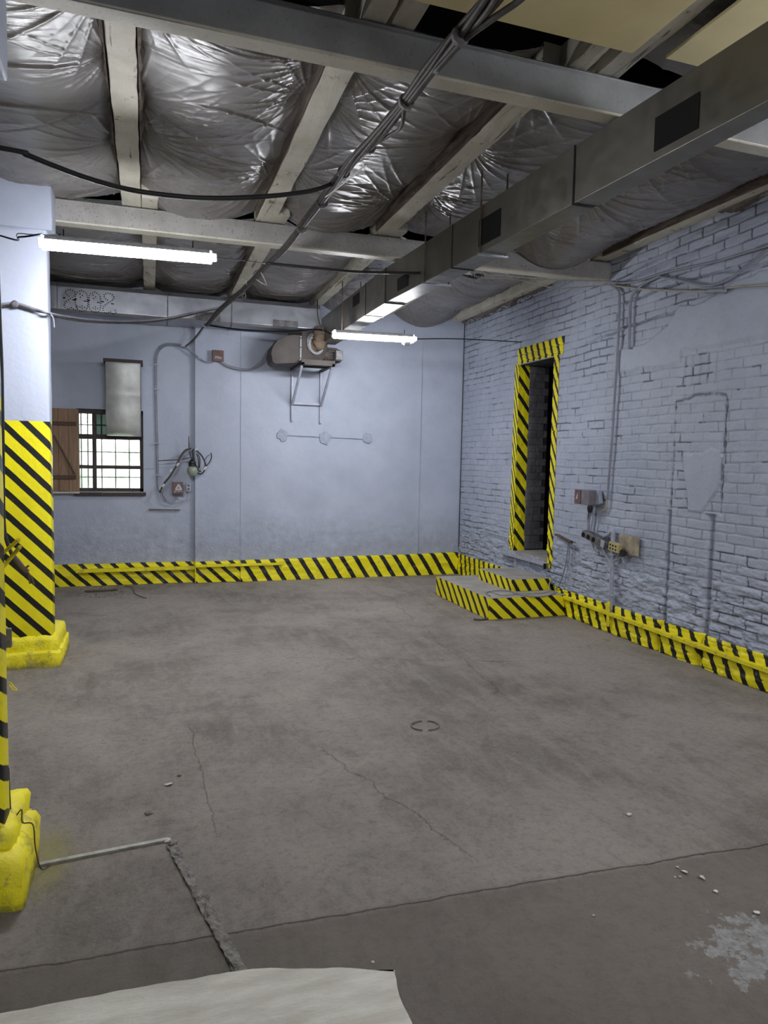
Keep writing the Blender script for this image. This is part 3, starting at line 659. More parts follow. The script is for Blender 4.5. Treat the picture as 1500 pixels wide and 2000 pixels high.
# ------------------------------------------------------------------ plastic film
def film(label, x0, x1, y0, y1, sag=.08, seed=0, z0=3.635, st=.0075, npt=4, dropend=.0):
    w = x1 - x0; nx = max(int(w / st), 4); ny = int((y1 - y0) / st)
    X, Y = np.meshgrid(np.linspace(0, w, nx), np.linspace(0, y1 - y0, ny), indexing='ij'); L = y1 - y0
    rg = np.random.RandomState(seed); u = X / w; v = Y / L
    prof = 4 * u * (1 - u)
    Z = -sag * prof * (.7 + .6 * fnoise(Y * .9 + seed, Y * 0, seed))
    Z += (fnoise(X * 1.2, Y * 1.5, seed + 3, 2) - .5) * .07 * prof
    for side in (0, 1):
        pts = np.sort((np.arange(npt) + rg.uniform(.1, .9, npt)) / npt * L)
        for ya in pts:
            d = (X if side == 0 else w - X) + .015; dy = Y - ya; ang = np.arctan2(dy, d * (1 + .3 * rg.rand()))
            r = np.hypot(d, dy); k = rg.randint(18, 34); ph = rg.rand() * 6
            wv = (1 - np.abs(np.sin(ang * k * .5 + ph + .8 * np.sin(ang * 4 + ph)))) ** 3 * (.25 + .75 * np.sin(ang * 4.3 + ph * 2) ** 2) - .25
            Z -= (.004 + .016 * np.clip(r / .3, 0, 1)) * wv * np.exp(-(r / rg.uniform(.35, .65)) ** 2) * np.clip(d / .04, 0, 1)
            Z += .03 * np.exp(-(r / .12) ** 2)
    for k in range(int(4 * L)):                                   # taut folds running rafter to rafter
        a, b = rg.rand() * L, 0; b = a + rg.randn() * .35; c = rg.randn() * .12
        line = a + (b - a) * u + c * prof; dd = (Y - line) / rg.uniform(.008, .02)
        Z += rg.uniform(-.016, .012) * np.exp(-dd ** 2) * prof ** .5 * (.3 + .7 * np.clip(np.sin(u * 3.1 + rg.randn()), 0, 1))
    Z += (fnoise(X * 1.5 + 7, Y * 22, seed + 8, 3) - .5) * .007 * prof ** .5
    end = np.exp(-((L - Y) / .35) ** 2)
    Z -= dropend * end * prof
    o = grid_mesh('plastic_film', x0 + X, y0 + Y, z0 + Z, 'film'); return tag(o, label, 'plastic sheet', 'sheets of plastic film under the roof')
film('wrinkled plastic film between the girders, leftmost bay above the left lamp', -1.25, -.19, 3.2, 6.0, .10, 11, npt=4)
film('wrinkled plastic film between the girders, bay between the two left rafters', -.04, .85, 3.2, 6.0, .09, 12, npt=4, dropend=.05)
film('wrinkled plastic film between the girders, bay behind the hanging cable bundle', 1.0, 1.87, 3.2, 5.95, .08, 13, npt=4, dropend=.05)
film('wrinkled plastic film between the girders, narrow bay just left of the long duct', 2.02, 2.93, 3.2, 5.9, .08, 14)
film('brownish plastic film between the girders, bay between long duct and brick wall', 3.05, 4.09, 3.2, 5.85, .13, 15, dropend=.12)
film('plastic film beyond the far girder, behind the left lamp', -1.3, -.04, 6.1, 9.13, .07, 21)
film('plastic film beyond the far girder, behind the right end of the left lamp', .08, .95, 6.1, 9.13, .08, 22)
film('plastic film beyond the far girder, left of the fan', 1.09, 1.99, 6.1, 9.13, .10, 23, st=.01)
film('plastic film beyond the far girder, above the end of the long duct', 2.11, 2.97, 6.1, 9.13, .09, 24, dropend=.06)
film('plastic film sagging into the far right corner above the doorway', 3.09, 4.04, 6.0, 9.13, .11, 25, dropend=.10)
film('dark plastic film at the top left corner in front of the near girder', -1.25, -.1, .9, 3.06, .06, 31, st=.02)
film('dark plastic film at the top edge in front of the near girder', -.08, .9, .9, 3.06, .06, 32, st=.02)
film('plastic film in front of the near girder, right of the yellow board', 2.28, 4.1, 1.2, 3.06, .10, 33, st=.02)
film('plastic film in the far left bay behind the columns', -7.9, -1.3, 3.2, 9.13, .08, 34, st=.035)

# yellow ceiling boards
tag(MB().box((.1, .4, 3.495), (2.13, 2.86, 3.51)).box((.1, 2.82, 3.51), (2.1, 2.86, 3.53)).build('ceiling_board', 'board', bevel=.002), 'large yellowed hardboard panel under the rafters at the top edge', 'board')
tag(MB().box((2.30, .2, 3.495), (3.6, 2.84, 3.51)).build('ceiling_board', 'board', bevel=.002), 'yellowed board at the top right, above the long duct', 'board')

# ================================================================== DUCTS
def dx(y): return 2.30 + (2.04 - 2.30) * np.clip((y - 2.2) / 4.0, 0, 1)
def dw(y): return .12 + .06 * np.clip((y - 2.2) / 3.0, 0, 1)
dt = thing('air_duct', 'long dull rectangular steel duct hung under the girders, running away to the fan', 'duct', (2.2, 5.0, 3.02))
cuts = [-.6, 2.17, 3.44, 4.86, 6.15, 6.75, 8.64]
ZL, ZT = 3.025, 3.335
HG = {}
holes = {2: [((2.37, 2.93), (3.09, 3.24))], 3: [], 4: [], 5: [], 6: []}
vents = [((1287, 232), (1362, 290), 2.6), ((940, 432), (976, 468), 4.3), ((778, 545), (795, 570), 5.8), ((690, 580), (702, 592), 7.3)]
for i in range(len(cuts) - 1):
    y0, y1 = cuts[i], cuts[i + 1]; b = MB(); g = .0 if i % 2 else .003
    p = lambda y, s: (dx(y) + (dw(y) if s else 0) + (g if s else -g), y)
    A, B, C, D = p(y0, 0), p(y0, 1), p(y1, 1), p(y1, 0)
    b.add([(A[0], A[1], ZL - g), (B[0], B[1], ZL - g), (C[0], C[1], ZL - g), (D[0], D[1], ZL - g), (A[0], A[1], ZT), (B[0], B[1], ZT), (C[0], C[1], ZT), (D[0], D[1], ZT)],
          [(3, 2, 1, 0), (4, 5, 6, 7), (0, 1, 5, 4), (1, 2, 6, 5), (2, 3, 7, 6), (3, 0, 4, 7)])
    b.build('duct_section', 'duct', dt, .003)
    if i:
        x = dx(y0); w = dw(y0)
        s = MB()
        s.box((x - .007, y0 - .004, ZL - .007), (x - .003, y0 + .004, ZT)).box((x - .007, y0 - .004, ZL - .009), (x + w + .007, y0 + .004, ZL - .003))
        s.build('seam', 'black', dt)
for (a, b_, Yc) in vents:
    xx = dx(Yc); p, q = atX(a[0], a[1], xx), atX(b_[0], b_[1], xx); y0, y1 = sorted((p[1], q[1])); z0, z1 = sorted((p[2], q[2]))
    z0 = max(z0, ZL + .04); z1 = min(z1, ZT - .03)
    v = MB(); v.add([(dx(y0) - .006, y0, z0), (dx(y1) - .006, y1, z0), (dx(y1) - .006, y1, z1), (dx(y0) - .006, y0, z1), (dx(y0) + .01, y0, z0), (dx(y1) + .01, y1, z0), (dx(y1) + .01, y1, z1), (dx(y0) + .01, y0, z1)],
          [(0, 1, 2, 3), (0, 1, 5, 4), (2, 3, 7, 6), (1, 2, 6, 5), (0, 3, 7, 4), (4, 5, 6, 7)])
    v.build('vent_opening', 'opening_black', dt)
fl = MB(); x = dx(2.17); w = dw(2.17)
fl.box((x - .03, 2.15, ZL - .03), (x, 2.19, ZT)).box((x - .03, 2.15, ZL - .035), (x + w + .03, 2.19, ZL - .003)).build('flange_joint', 'iron', dt, .004)
# hanger rods and cross bars
for (px, py, yb) in ((905, 345, 4.43), (802, 425, 5.30), (662, 560, 7.6)):
    t = thing('duct_hanger', {905: 'steel rod hanger nearest the camera on the long duct', 802: 'steel rod hanger on the long duct just before the far girder', 662: 'steel rod hanger on the long duct beyond the far girder'}[px], 'hanger', (dx(yb), yb, ZL - .02), 'rods and bars holding the long duct')
    MB().tube([(dx(yb) - .014, yb, ZL - .02), (dx(yb) - .014, yb, 3.56)], .0065, 8, 0).build('rod', 'iron', t)
    MB().bar((dx(yb) - .03, yb, ZL - .018), (dx(yb) + dw(yb) + .03, yb, ZL - .018), .025, .012).build('cross_bar', 'galv', t)
    MB().tube([(dx(yb) + dw(yb) + .014, yb, ZL - .02), (dx(yb) + dw(yb) + .014, yb, 3.56)], .0065, 8, 0).build('rod', 'iron', t)

# galvanised duct along the back wall
bd = thing('wall_duct', 'galvanised duct along the back wall with 2002 punched in it', 'duct', (.5, 8.9, 3.17))
def dprof(yf, zb): return [(9.12, zb + .02), (yf + .08, zb), (yf + .02, zb + .012), (yf, zb + .04), (yf, 3.45), (yf + .02, 3.50), (9.12, 3.50)]
for i, (xa, xb) in enumerate(((-2.2, -.95), (-.95, .22), (.22, .95), (.95, 2.03))):
    g = .003 * (i % 2); MB().prism(dprof(8.66 - g, 3.17 - g), 0, xa, xb).build('duct_section', 'galv', bd, .004)
for xs in (.22, .95): MB().prism(dprof(8.652, 3.163), 0, xs - .006, xs + .006).build('seam', 'darkgrey', bd)
for (a, b_) in (((383, 608), (430, 632)), ((534, 624), (582, 644))):
    p, q = atY(a[0], a[1], 8.65), atY(b_[0], b_[1], 8.65); z0 = max(q[2], 3.20); MB().box((p[0], 8.645, z0), (q[0], 8.662, p[2])).build('patch_plate', 'darkgrey', bd, .002)
# digits made of punched slots
num = MB()
def slots(pts, cx0, cz0, s_):
    P = crom(pts, 6); L = [0]
    for i in range(1, len(P)): L.append(L[-1] + np.linalg.norm(P[i] - P[i - 1]))
    n = max(2, int(L[-1] * s_ / .024))
    for k in range(n + 1):
        t = L[-1] * k / n; i = min(np.searchsorted(L, t), len(P) - 1); i = max(i, 1); f = (t - L[i - 1]) / max(L[i] - L[i - 1], 1e-6)
        c = P[i - 1] + (P[i] - P[i - 1]) * f; d = _n(P[i] - P[i - 1]); 
        nx_, nz_ = -d[1], d[0]; c3 = np.array([cx0 + c[0] * s_, 8.655, cz0 + c[1] * s_])
        num.bar(c3 - np.array([nx_, 0, nz_]) * .0062, c3 + np.array([nx_, 0, nz_]) * .0062, .0085, .012, up=(0, 1, 0))
two = [(.22, .66), (.12, .74), (.05, .88), (.25, 1.0), (.48, .92), (.5, .74), (.3, .56), (.08, .38), (0, .2), (.06, .06), (.2, .02), (.34, .10), (.48, .0), (.6, .08), (.58, .2)]
zero = [(.28, 1.0), (.08, .9), (0, .7), (0, .3), (.08, .08), (.28, 0), (.48, .08), (.55, .3), (.55, .7), (.48, .9), (.28, 1.0)]
inn = [(.2, .84), (.32, .76), (.22, .68)]; inn2 = [(.2, .2), (.3, .26), (.4, .2), (.3, .14)]
for j, (g, px, py0, py1) in enumerate(((two, 126, 565, 604), (zero, 148, 567, 607), (zero, 174, 570, 609), (two, 201, 572, 612))):
    a = atY(px, py1, 8.66); b_ = atY(px, py0, 8.66); s_ = b_[2] - a[2]
    slots(g, a[0], a[2], s_ )
    if g is zero: slots(inn, a[0], a[2], s_); slots(inn2, a[0], a[2], s_)
    slots([(-.05, .55), (0.03, .57)], a[0], a[2], s_) ; slots([(.4, .5), (.5, .5)], a[0], a[2], s_)
num.build('punched_number', 'opening_black', bd)['label'] = 'the year 2002 punched in dotted slots'

# ================================================================== FAN ON ITS BRACKET
ft = thing('extractor_fan', 'brown snail-shaped fan on the wall bracket under the duct', 'fan', (1.85, 8.75, 2.76))
ax = _n((.42, -.91, 0)); sx = _n((.91, .42, 0)); c0 = np.array([1.955, 8.62, 3.00])
def put(u, v, w): return c0 + sx * u + np.array([0, 0, 1]) * v + ax * w
arc = [(.205 * math.cos(math.radians(a)), .215 * math.sin(math.radians(a))) for a in np.linspace(-90, 60, 24)]
poly = [(-.195, -.215)] + arc + [(.05, .17), (-.195, .17)]
hb = MB(); n_ = len(poly); vs = [put(u, v, .0) for u, v in poly] + [put(u, v, -.30) for u, v in poly]
hb.add(vs, [tuple(range(n_)), tuple(range(n_, 2 * n_))] + [(i, (i + 1) % n_, (i + 1) % n_ + n_, i + n_) for i in range(n_)])
hb.build('scroll_housing', 'fan', ft, .006)
MB().prism([(1.78, 2.77), (1.46, 2.735), (1.425, 2.76), (1.405, 2.86), (1.43, 2.95), (1.49, 3.03), (1.58, 3.08), (1.68, 3.10), (1.79, 3.10)], 1, 8.56, 8.93).build('outlet_box', 'fan', ft, .006)
st_ = MB().box((1.755, 8.545, 2.79), (1.78, 8.56, 3.09)).build('riveted_strip', 'galvdull', ft, .002)
for z in (2.82, 2.95, 3.06): MB().lathe([(.008, 0), (.008, .006), (.003, .009)], (1.765, 8.545, z), (0, -1, 0), 8).build('rivet', 'iron', st_)
MB().lathe([(.10, 0), (.138, 0), (.138, .02), (.12, .03), (.10, .03)], put(.0, .02, 0), ax, 28).build('inlet_ring', 'darkgrey', ft, .002)
MB().lathe([(.095, .02), (.118, .02), (.118, .034), (.095, .034)], put(.0, .0, 0), ax, 28).build('pale_inlet_lip', 'galvdull', ft, .002)
MB().tube([put(0, .0, .0), put(.01, .02, .06), put(.02, .09, .09), put(.03, .2, .08)], lambda t: .088 + .01 * math.sin(t * 25) + .006 * math.sin(t * 61), 18, 6).build('canvas_collar', 'canvas', ft, 0, True)
c0 = np.array([1.86, 8.72, 2.98])
mo = MB(); mo.lathe([(.05, -.05), (.085, -.04), (.09, 0), (.09, .16), (.08, .2), (.03, .21)], c0 + np.array([.27, .06, -.07]), (1, .15, 0), 20)
for k in range(12):
    a = 2 * math.pi * k / 12; mo.bar(c0 + np.array([.28, .06 + .093 * math.cos(a), -.07 + .093 * math.sin(a)]), c0 + np.array([.42, .08 + .093 * math.cos(a), -.07 + .093 * math.sin(a)]), .008, .02)
mo = mo.build('motor', 'fan', ft, .003)
MB().box((2.21, 8.55, 2.83), (2.30, 8.66, 2.945)).build('terminal_box', 'darkgrey', mo, .004)
bt = thing('wall_bracket', 'white welded steel bracket with slanting braces carrying the fan', 'bracket', (1.95, 9.13, 2.07))
xa, xb = 1.775, 2.155
for (xx, pl_, zt, zb_) in ((xa, 569, 2.73, 2.085), (xb, 625, 2.72, 2.07)): MB().box((xx - .013, 9.10, zb_), (xx + .013, 9.135, 2.74)).build('upright', 'pipe', bt, .002)
for xx in (xa, xb): MB().bar((xx, 9.09, 2.30), (xx + .0, 8.52, 2.735), .028, .028).build('brace', 'pipe', bt, .002)
MB().box((xa, 9.09, 2.30), (xb, 9.12, 2.33)).build('crossbar', 'pipe', bt, .002)
sh = MB()
for xx in (xa, xb): sh.box((xx - .02, 8.45, 2.735), (xx + .02, 9.13, 2.765))
sh.box((xa - .02, 8.45, 2.735), (xb + .02, 8.49, 2.80)).box((xa, 8.75, 2.74), (xb, 8.79, 2.765)); sh.build('shelf_frame', 'fan', bt, .003)

# ================================================================== WINDOW FITTINGS
stt = thing('wooden_shutter', 'brown plank shutter standing open left of the window', 'shutter', (-.95, 9.15, 1.15))
xs0, xs1 = -1.34, atY(154, 880, 9.13)[0]; zs0, zs1 = atY(130, 961, 9.13)[2], atY(130, 798, 9.13)[2]
k0 = xs0; wd = (xs1 - xs0) / 5
pk = MB()
for k in range(5): pk.box((k0 + k * wd + .0015, 9.13, zs0 + .01 * (k % 2)), (k0 + (k + 1) * wd - .0015, 9.16, zs1))
pk.build('planks', 'wood', stt, .002)
for y in (827, 932): z = atY(130, y, 9.1)[2]; MB().box((xs0 + .02, 9.105, z - .022), (atY(148.5, y, 9.1)[0], 9.13, z + .022)).build('batten', 'darkwood', stt, .003)
MB().bar(atY(106, 850, 9.11), atY(147, 926, 9.11), .012, .03, up=(0, 1, 0)).build('brace', 'iron', stt)
MB().box((xs0, 9.125, zs0 - .018), (xs1, 9.165, zs0 + .004)).build('pale_edge', 'stone', stt, .003)
ct = thing('ventilation_chute', 'curved pale sheet-metal chute covering the upper right of the window', 'chute', (-.28, 9.0, 1.8))
prof = [(9.26, 1.86), (9.13, 1.83), (9.02, 1.845), (8.94, 1.90), (8.89, 2.0), (8.87, 2.10), (8.885, 2.2), (8.915, 2.28), (8.93, 2.32), (8.925, 2.37), (8.90, 2.46), (8.885, 2.56), (8.88, 2.69)]
back = [(9.20, 2.69), (9.20, 2.2), (9.26, 2.1)]
cx0, cx1 = atY(207, 780, 8.9)[0], atY(275, 780, 8.9)[0]
sm = [tuple(q) for q in crom([np.array(p) for p in prof], 4)]
MB().prism(sm + back, 0, cx0, cx1).build('sheet_body', 'chute', ct).data.polygons.foreach_set('use_smooth', [len(p.vertices) == 4 for p in bpy.data.objects['sheet_body'].data.polygons])
MB().box((cx0 - .025, 8.85, 2.685), (cx1 + .025, 9.21, 2.72)).build('top_flange', 'windowwood', ct, .003)
for xx in (cx0 - .004, cx1 + .001): MB().prism([(a - .006, b) for a, b in sm] + [(a + .02, b) for a, b in reversed(sm)], 0, xx, xx + .004).build('folded_edge', 'darkgrey', ct)

# ================================================================== LAMPS
def lamp(label, a, b, name='tube_lamp', r=.041, cap=False):
    a, b = np.array(a), np.array(b); d = _n(b - a); t = thing(name, label, 'lamp', tuple((a + b) / 2), 'cool white tube lamps hung on wires')
    s = MB(); s.tube([a + d * .004, b - d * .004], r, 20, 0); s.build('diffuser', 'tube', t, 0, True)
    hs = MB(); sd = _n(np.cross(d, (0, 0, 1))); A_ = np.radians(np.linspace(14, 166, 12)); vs = []
    for q in (a + d * .015, b - d * .015):
        for rr in (r + .002, r + .008): vs += [q + sd * rr * math.cos(k) + np.array([0, 0, 1]) * rr * math.sin(k) for k in A_]
    fs = []
    for j in range(11): fs += [(j, j + 1, j + 25, j + 24), (12 + j, 36 + j, 37 + j, 13 + j), (j, 12 + j, 13 + j, j + 1), (24 + j, 25 + j, 37 + j, 36 + j)]
    fs += [(0, 24, 36, 12), (11, 23, 47, 35)]; hs.add(vs, fs); hs.build('housing', 'lampwhite', t)
    MB().tube([a - d * .02, a + d * .006], r * .7, 20, 0).build('end_cap', 'lampwhite', t, .003); MB().tube([b - d * .006, b + d * .03], r * .6, 20, 0).build('end_cap', 'lampwhite', t, .003)
    for f in (.12, .88):
        p = a + (b - a) * f; MB().tube([p + (0, 0, r), p + (0, 0, r + .05)], .004, 6, 0).build('clip', 'steel_wire', t)
    if cap: MB().lathe([(.02, -.05), (.035, -.03), (.035, .03), (.02, .05)], b - d * .08 + (0, 0, -.04), d, 14).build('driver_cap', 'lampwhite', t, .003)
    return t
L1a, L1b = atY(82, 474, 4.78), atY(414, 503, 4.78)
lamp('bright tube lamp hung beside the striped column, left of the room', L1a, L1b)
L2a, L2b = atY(651, 653, 7.2), atY(808, 662, 7.2)
lamp('bright tube lamp hung below the end of the long duct', L2a, L2b, cap=True)
lamp('tube lamp on the right nearer than the view shows', (2.5, .9, 3.22), (3.7, .9, 3.22))
lamp('unseen tube lamp added behind the viewer to light the foreground', (1.2, -2.4, 3.1), (2.4, -2.4, 3.1))  # extra lamp out of view, added to brighten the foreground and near column
# wires the lamps hang on
def cable(name, label, pts, r, mat, cat='cable', group=None, parent=None, sub=8):
    o = MB().tube(pts, r, 7, sub).build(name, mat, parent, 0, True)
    return o if parent is not None else tag(o, label, cat, group)
p0 = atY(0, 460, 5.42); q = atY(700, 538, 5.42); e = atY(905, 535, 5.45)
lw = thing('lamp_wire', 'dark wire running across the room from the left lamp to the brick wall', 'wire', tuple(L1b))
cable('wire', '', [(-1.9, 5.42, 3.3), p0, atY(38, 463, 4.95), L1a + (0, 0, .05)], .006, 'black', parent=lw)
cable('wire', '', [L1b, atY(470, 508, 5.1), atY(520, 515, 5.42)], .004, 'black', parent=lw)
cable('sleeved_cable', '', [atY(520, 514, 5.42), atY(600, 522, 5.42), atY(700, 531, 5.42), atY(800, 533, 5.42), atY(850, 532, 5.42)], .011, 'black', parent=lw)
cable('sleeved_cable', '', [atY(850, 532, 5.42), atY(880, 528, 5.42), atY(905, 537, 5.42), atY(925, 543, 5.42)], .009, 'black', parent=lw)
cable('loop', '', [atY(32, 462, 5.42), atY(36, 456, 5.42), atY(60, 458, 5.42), atY(90, 459, 5.42), L1a + (.1, 0, .06)], .0035, 'black', parent=lw)
MB().box(tuple(atY(893, 535, 5.42) - (0, .02, 0)), tuple(atY(918, 526, 5.42) + (0, .02, 0))).build('connector_block', 'white_cable', lw, .004)
cable('bright_wire', '', [atY(925, 536, 5.42), atY(1000, 540, 5.5), atY(1080, 546, 5.6), (4.19, 5.74, atX(1190, 553, 4.19)[2])], .006, 'cream_cable', parent=lw)
cable('bright_wire', '', [atY(925, 537, 5.42), atY(960, 543, 5.45), atY(1010, 546, 5.5), atY(1080, 562, 5.6), atY(1130, 561, 5.65), (4.19, 5.72, atX(1200, 556, 4.19)[2])], .005, 'cream_cable', parent=lw)
for k in range(6):
    a = atY(915 + 4 * k, 536 + (k % 3) * 3, 5.42); cable('twist', '', [a, a + (.03, -.02, -.03 + .01 * k), a + (.05, .01, .01)], .005, 'black', parent=lw, sub=4)
lw2 = thing('lamp_wire', 'thin dark wire from the right lamp to the brick wall by the doorway', 'wire', tuple(L2b))
cable('wire', '', [L2b, atY(900, 662, 7.3), atX(1018, 668, XR - .01)], .006, 'steel_wire', parent=lw2)
cable('wire', '', [atY(400, 634, 8.55), atY(470, 644, 8.3), atY(560, 648, 8.0), atY(620, 644, 7.4), L2a], .012, 'black', parent=lw2)
cable('wire', '', [L2a + (-.1, 0, 0), atY(621, 620, 7.2), atY(620, 585, 7.2)], .005, 'steel_wire', parent=lw2)

# ================================================================== CABLES UNDER THE ROOF
bt_ = thing('cable_bundle', 'thick dusty bundle of dark cables hanging diagonally under the girders', 'cables', tuple(atZ(780, 215, 3.3)))
path = [(1330, -520, 3.4), (1130, -240, 3.36), (1010, -75, 3.31), (957, 0, 3.3), (901, 68, 3.3), (845, 135, 3.29), (787, 205, 3.28), (730, 268, 3.27), (690, 310, 3.27), (650, 365, 3.28), (600, 430, 3.29), (560, 480, 3.27), (520, 520, 3.24), (475, 565, 3.2), (430, 605, 3.16), (405, 635, 3.08)]
rg = np.random.RandomState(12)
for k in range(6):
    ph = k * 1.05; pts = []
    for i, (x, y, z) in enumerate(path):
        a = ph + i * .5; rr = (.024 + .010 * math.sin(i * 1.7 + k)) * (1 - .04 * i)
        pts.append(atZ(x, y, z) + np.array([rr * math.cos(a), rr * .4 * math.cos(a + 1), rr * math.sin(a)]))
    cable('cable', '', pts, .011 if k % 2 else .014, 'darkcable', parent=bt_)
cable('cable', '', [atZ(1330, -400, 3.4), atZ(1120, -120, 3.32), atZ(1060, -45, 3.27), atZ(1015, 0, 3.27), atZ(960, 38, 3.27), atZ(905, 80, 3.27), atZ(850, 140, 3.26)], .013, 'darkcable', parent=bt_)
cable('cable', '', [atZ(790, 210, 3.26), atZ(783, 248, 3.24), atZ(760, 265, 3.25), atZ(715, 292, 3.26)], .010, 'darkcable', parent=bt_)
for (x, y) in ((901, 68), (795, 197), (722, 285), (672, 335), (630, 395), (590, 445), (545, 495), (503, 535)):
    a = atZ(x, y, 3.28); b_ = atZ(x - 6, y + 8, 3.28); d = _n(b_ - a); MB().tube([a, a + d * .02], .038, 10, 0).build('tie', 'darkgrey', bt_)
for k, q in enumerate((((475, 545), (468, 552), (470, 565), (482, 560), (480, 548)), ((478, 572), (480, 580), (470, 584), (476, 578)), ((500, 545), (510, 552), (520, 556), (516, 545), (510, 533)), ((635, 385), (650, 375), (705, 330), (712, 322)))):
    cable('loose_wire', '', [atZ(x, y, 3.2) for x, y in q], .004, 'white_cable', parent=bt_)
blk = cable('power_cable', 'black cable sagging across the ceiling from the left to the bundle', [(-3.2, 4.3, 3.5), (-2.0, 4.25, 3.25), atY(0, 289, 4.15), atY(50, 302, 4.15), atY(100, 322, 4.15), atY(170, 348, 4.15), atY(250, 370, 4.15), atY(330, 382, 4.18), atY(400, 387, 4.2), atY(480, 386, 4.22), atY(560, 380, 4.25), atY(620, 370, 4.28), atY(665, 352, 4.3)], .014, 'black')
dr = thing('drooping_cables', 'grey cables drooping from the far column along the wall duct', 'cables', tuple(atY(100, 612, 5.72)))
cable('cable', '', [atY(0, 594, 5.725), atY(28, 592, 5.725), atY(40, 594, 5.725), atY(70, 604, 5.725), atY(98, 612, 5.725), atY(130, 618, 6.3), atY(180, 624, 6.8), atY(250, 627, 7.4), atY(320, 622, 7.9), atY(380, 610, 8.2), atY(430, 600, 8.3)], .009, 'grey_cable', parent=dr)
cable('cable', '', [atY(0, 599, 5.725), atY(28, 596, 5.725), atY(70, 607, 5.725), atY(98, 613, 5.725), atY(130, 623, 6.3), atY(180, 629, 6.8), atY(250, 631, 7.4), atY(320, 626, 7.9), atY(385, 612, 8.2), atY(430, 602, 8.3)], .008, 'darkcable', parent=dr)
cable('cable', '', [atY(99, 614, 5.72), atY(104, 622, 5.72), atY(106, 640, 5.74)], .006, 'grey_cable', parent=dr)
MB().lathe([(.012, -.02), (.026, -.01), (.026, .01), (.012, .02)], atY(29, 594, 5.715), (0, 1, 0), 12).build('anchor_knob', 'darkgrey', dr)

# ================================================================== ELECTRICS ON THE BACK WALL
def W9(x, y, Y=9.10): return atY(x, y, Y)
hv = thing('wall_cables', 'grey painted cables looping over the back wall right of the window', 'cables', tuple(W9(304, 800)))
cable('cable', '', [W9(400, 635, 9.0), W9(385, 655, 9.05), W9(373, 668), W9(362, 677)], .011, 'darkcable', parent=hv)
cable('cable', '', [W9(362, 678, 9.12), W9(345, 672, 9.18), W9(325, 672, 9.19), W9(311, 680, 9.2), W9(304, 697, 9.2), W9(303, 740, 9.2), W9(304, 800, 9.2), W9(306, 860, 9.2), W9(307, 930, 9.2), W9(309, 955, 9.2), W9(316, 962, 9.18)], .009, 'grey_cable', parent=hv)
cable('cable', '', [W9(362, 680, 9.12), W9(345, 675, 9.18), W9(326, 675, 9.19), W9(313, 683, 9.2), W9(306.5, 699, 9.2), W9(305.5, 740, 9.2), W9(306, 800, 9.2), W9(308, 860, 9.2), W9(309, 930, 9.2)], .009, 'grey_cable', parent=hv)
cable('cable', '', [W9(358, 676, 9.12), W9(375, 687, 9.12), W9(392, 702, 9.12), W9(408, 708, 9.12), W9(422, 705, 9.11)], .010, 'grey_cable', parent=hv)
cable('cable', '', [W9(428, 704, 9.11), W9(445, 714, 9.11), W9(468, 720, 9.11), W9(490, 721, 9.11), W9(508, 708, 9.08), W9(520, 688, 8.95), W9(532, 676, 8.85)], .012, 'grey_cable', parent=hv)
cable('cable', '', [W9(430, 706, 9.11), W9(447, 717, 9.11), W9(470, 722, 9.11), W9(490, 722, 9.11), W9(512, 710, 9.08), W9(524, 690, 8.95), W9(534, 680, 8.85)], .009, 'grey_cable', parent=hv)
for (x, y) in ((304.5, 712), (304.5, 760), (306.5, 866), (308, 928), (357, 676), (390, 700)): p = W9(x + 1, y, 9.18 if x < 350 else 9.11); MB().box(tuple(p - (.03, .01, .006)), tuple(p + (.03, .012, .006))).build('clip', 'pipe', hv)
def marks(mb, strokes, o, s_, Y): 
    for (a, b_) in strokes: mb.bar((o[0] + a[0] * s_, Y, o[1] + a[1] * s_), (o[0] + b_[0] * s_, Y, o[1] + b_[1] * s_), .0045, .003, up=(0, 1, 0))
ja = thing('junction_box', 'dark brown steel box with white marks, high on the wall left of the fan', 'junction box', tuple(W9(426, 706)), 'brown steel junction boxes')
p, q = W9(415, 683, 9.06), W9(437, 706, 9.06); jac = MB().box((p[0], 9.06, q[2]), (q[0], 9.14, p[2])).build('case', 'boxbrown', ja, .004)
mk = MB(); marks(mk, [((0, 0), (0, 1)), ((0, 1), (.6, 1)), ((.6, 1), (.6, 0)), ((.9, 1), (1.1, .4)), ((1.4, 1), (1.4, -.1)), ((.9, 1), (1.4, 1)), ((1.9, .9), (1.9, .1)), ((2.1, .9), (2.1, .1)), ((2.5, .6), (2.6, .1)), ((2.5, .6), (2.7, .5))], (p[0] + .035, q[2] + .028), .028, 9.057); mk.build('white_marks', 'white', jac)
jb = thing('junction_box', 'red-brown steel box with white warning triangle, low on the wall under the bulb', 'junction box', tuple(W9(347, 965)), 'brown steel junction boxes')
p, q = W9(336.5, 942, 9.12), W9(357.5, 966, 9.12); jbc = MB().box((p[0], 9.12, q[2]), (q[0], 9.2, p[2])).build('case', 'boxbrown', jb, .004)
mk = MB(); c = (p[0] + .075, p[2] - .062)
for a, b_ in (((-.036, -.025), (0, .035)), ((0, .035), (.036, -.025)), ((.036, -.025), (-.036, -.025))): mk.bar((c[0] + a[0], 9.116, c[1] + a[1]), (c[0] + b_[0], 9.116, c[1] + b_[1]), .016, .004, up=(0, 1, 0))
mk.bar((c[0] + .004, 9.1155, c[1] + .01), (c[0] - .003, 9.1155, c[1] - .014), .006, .003, up=(0, 1, 0)); mk.build('warning_triangle', 'white', jbc)
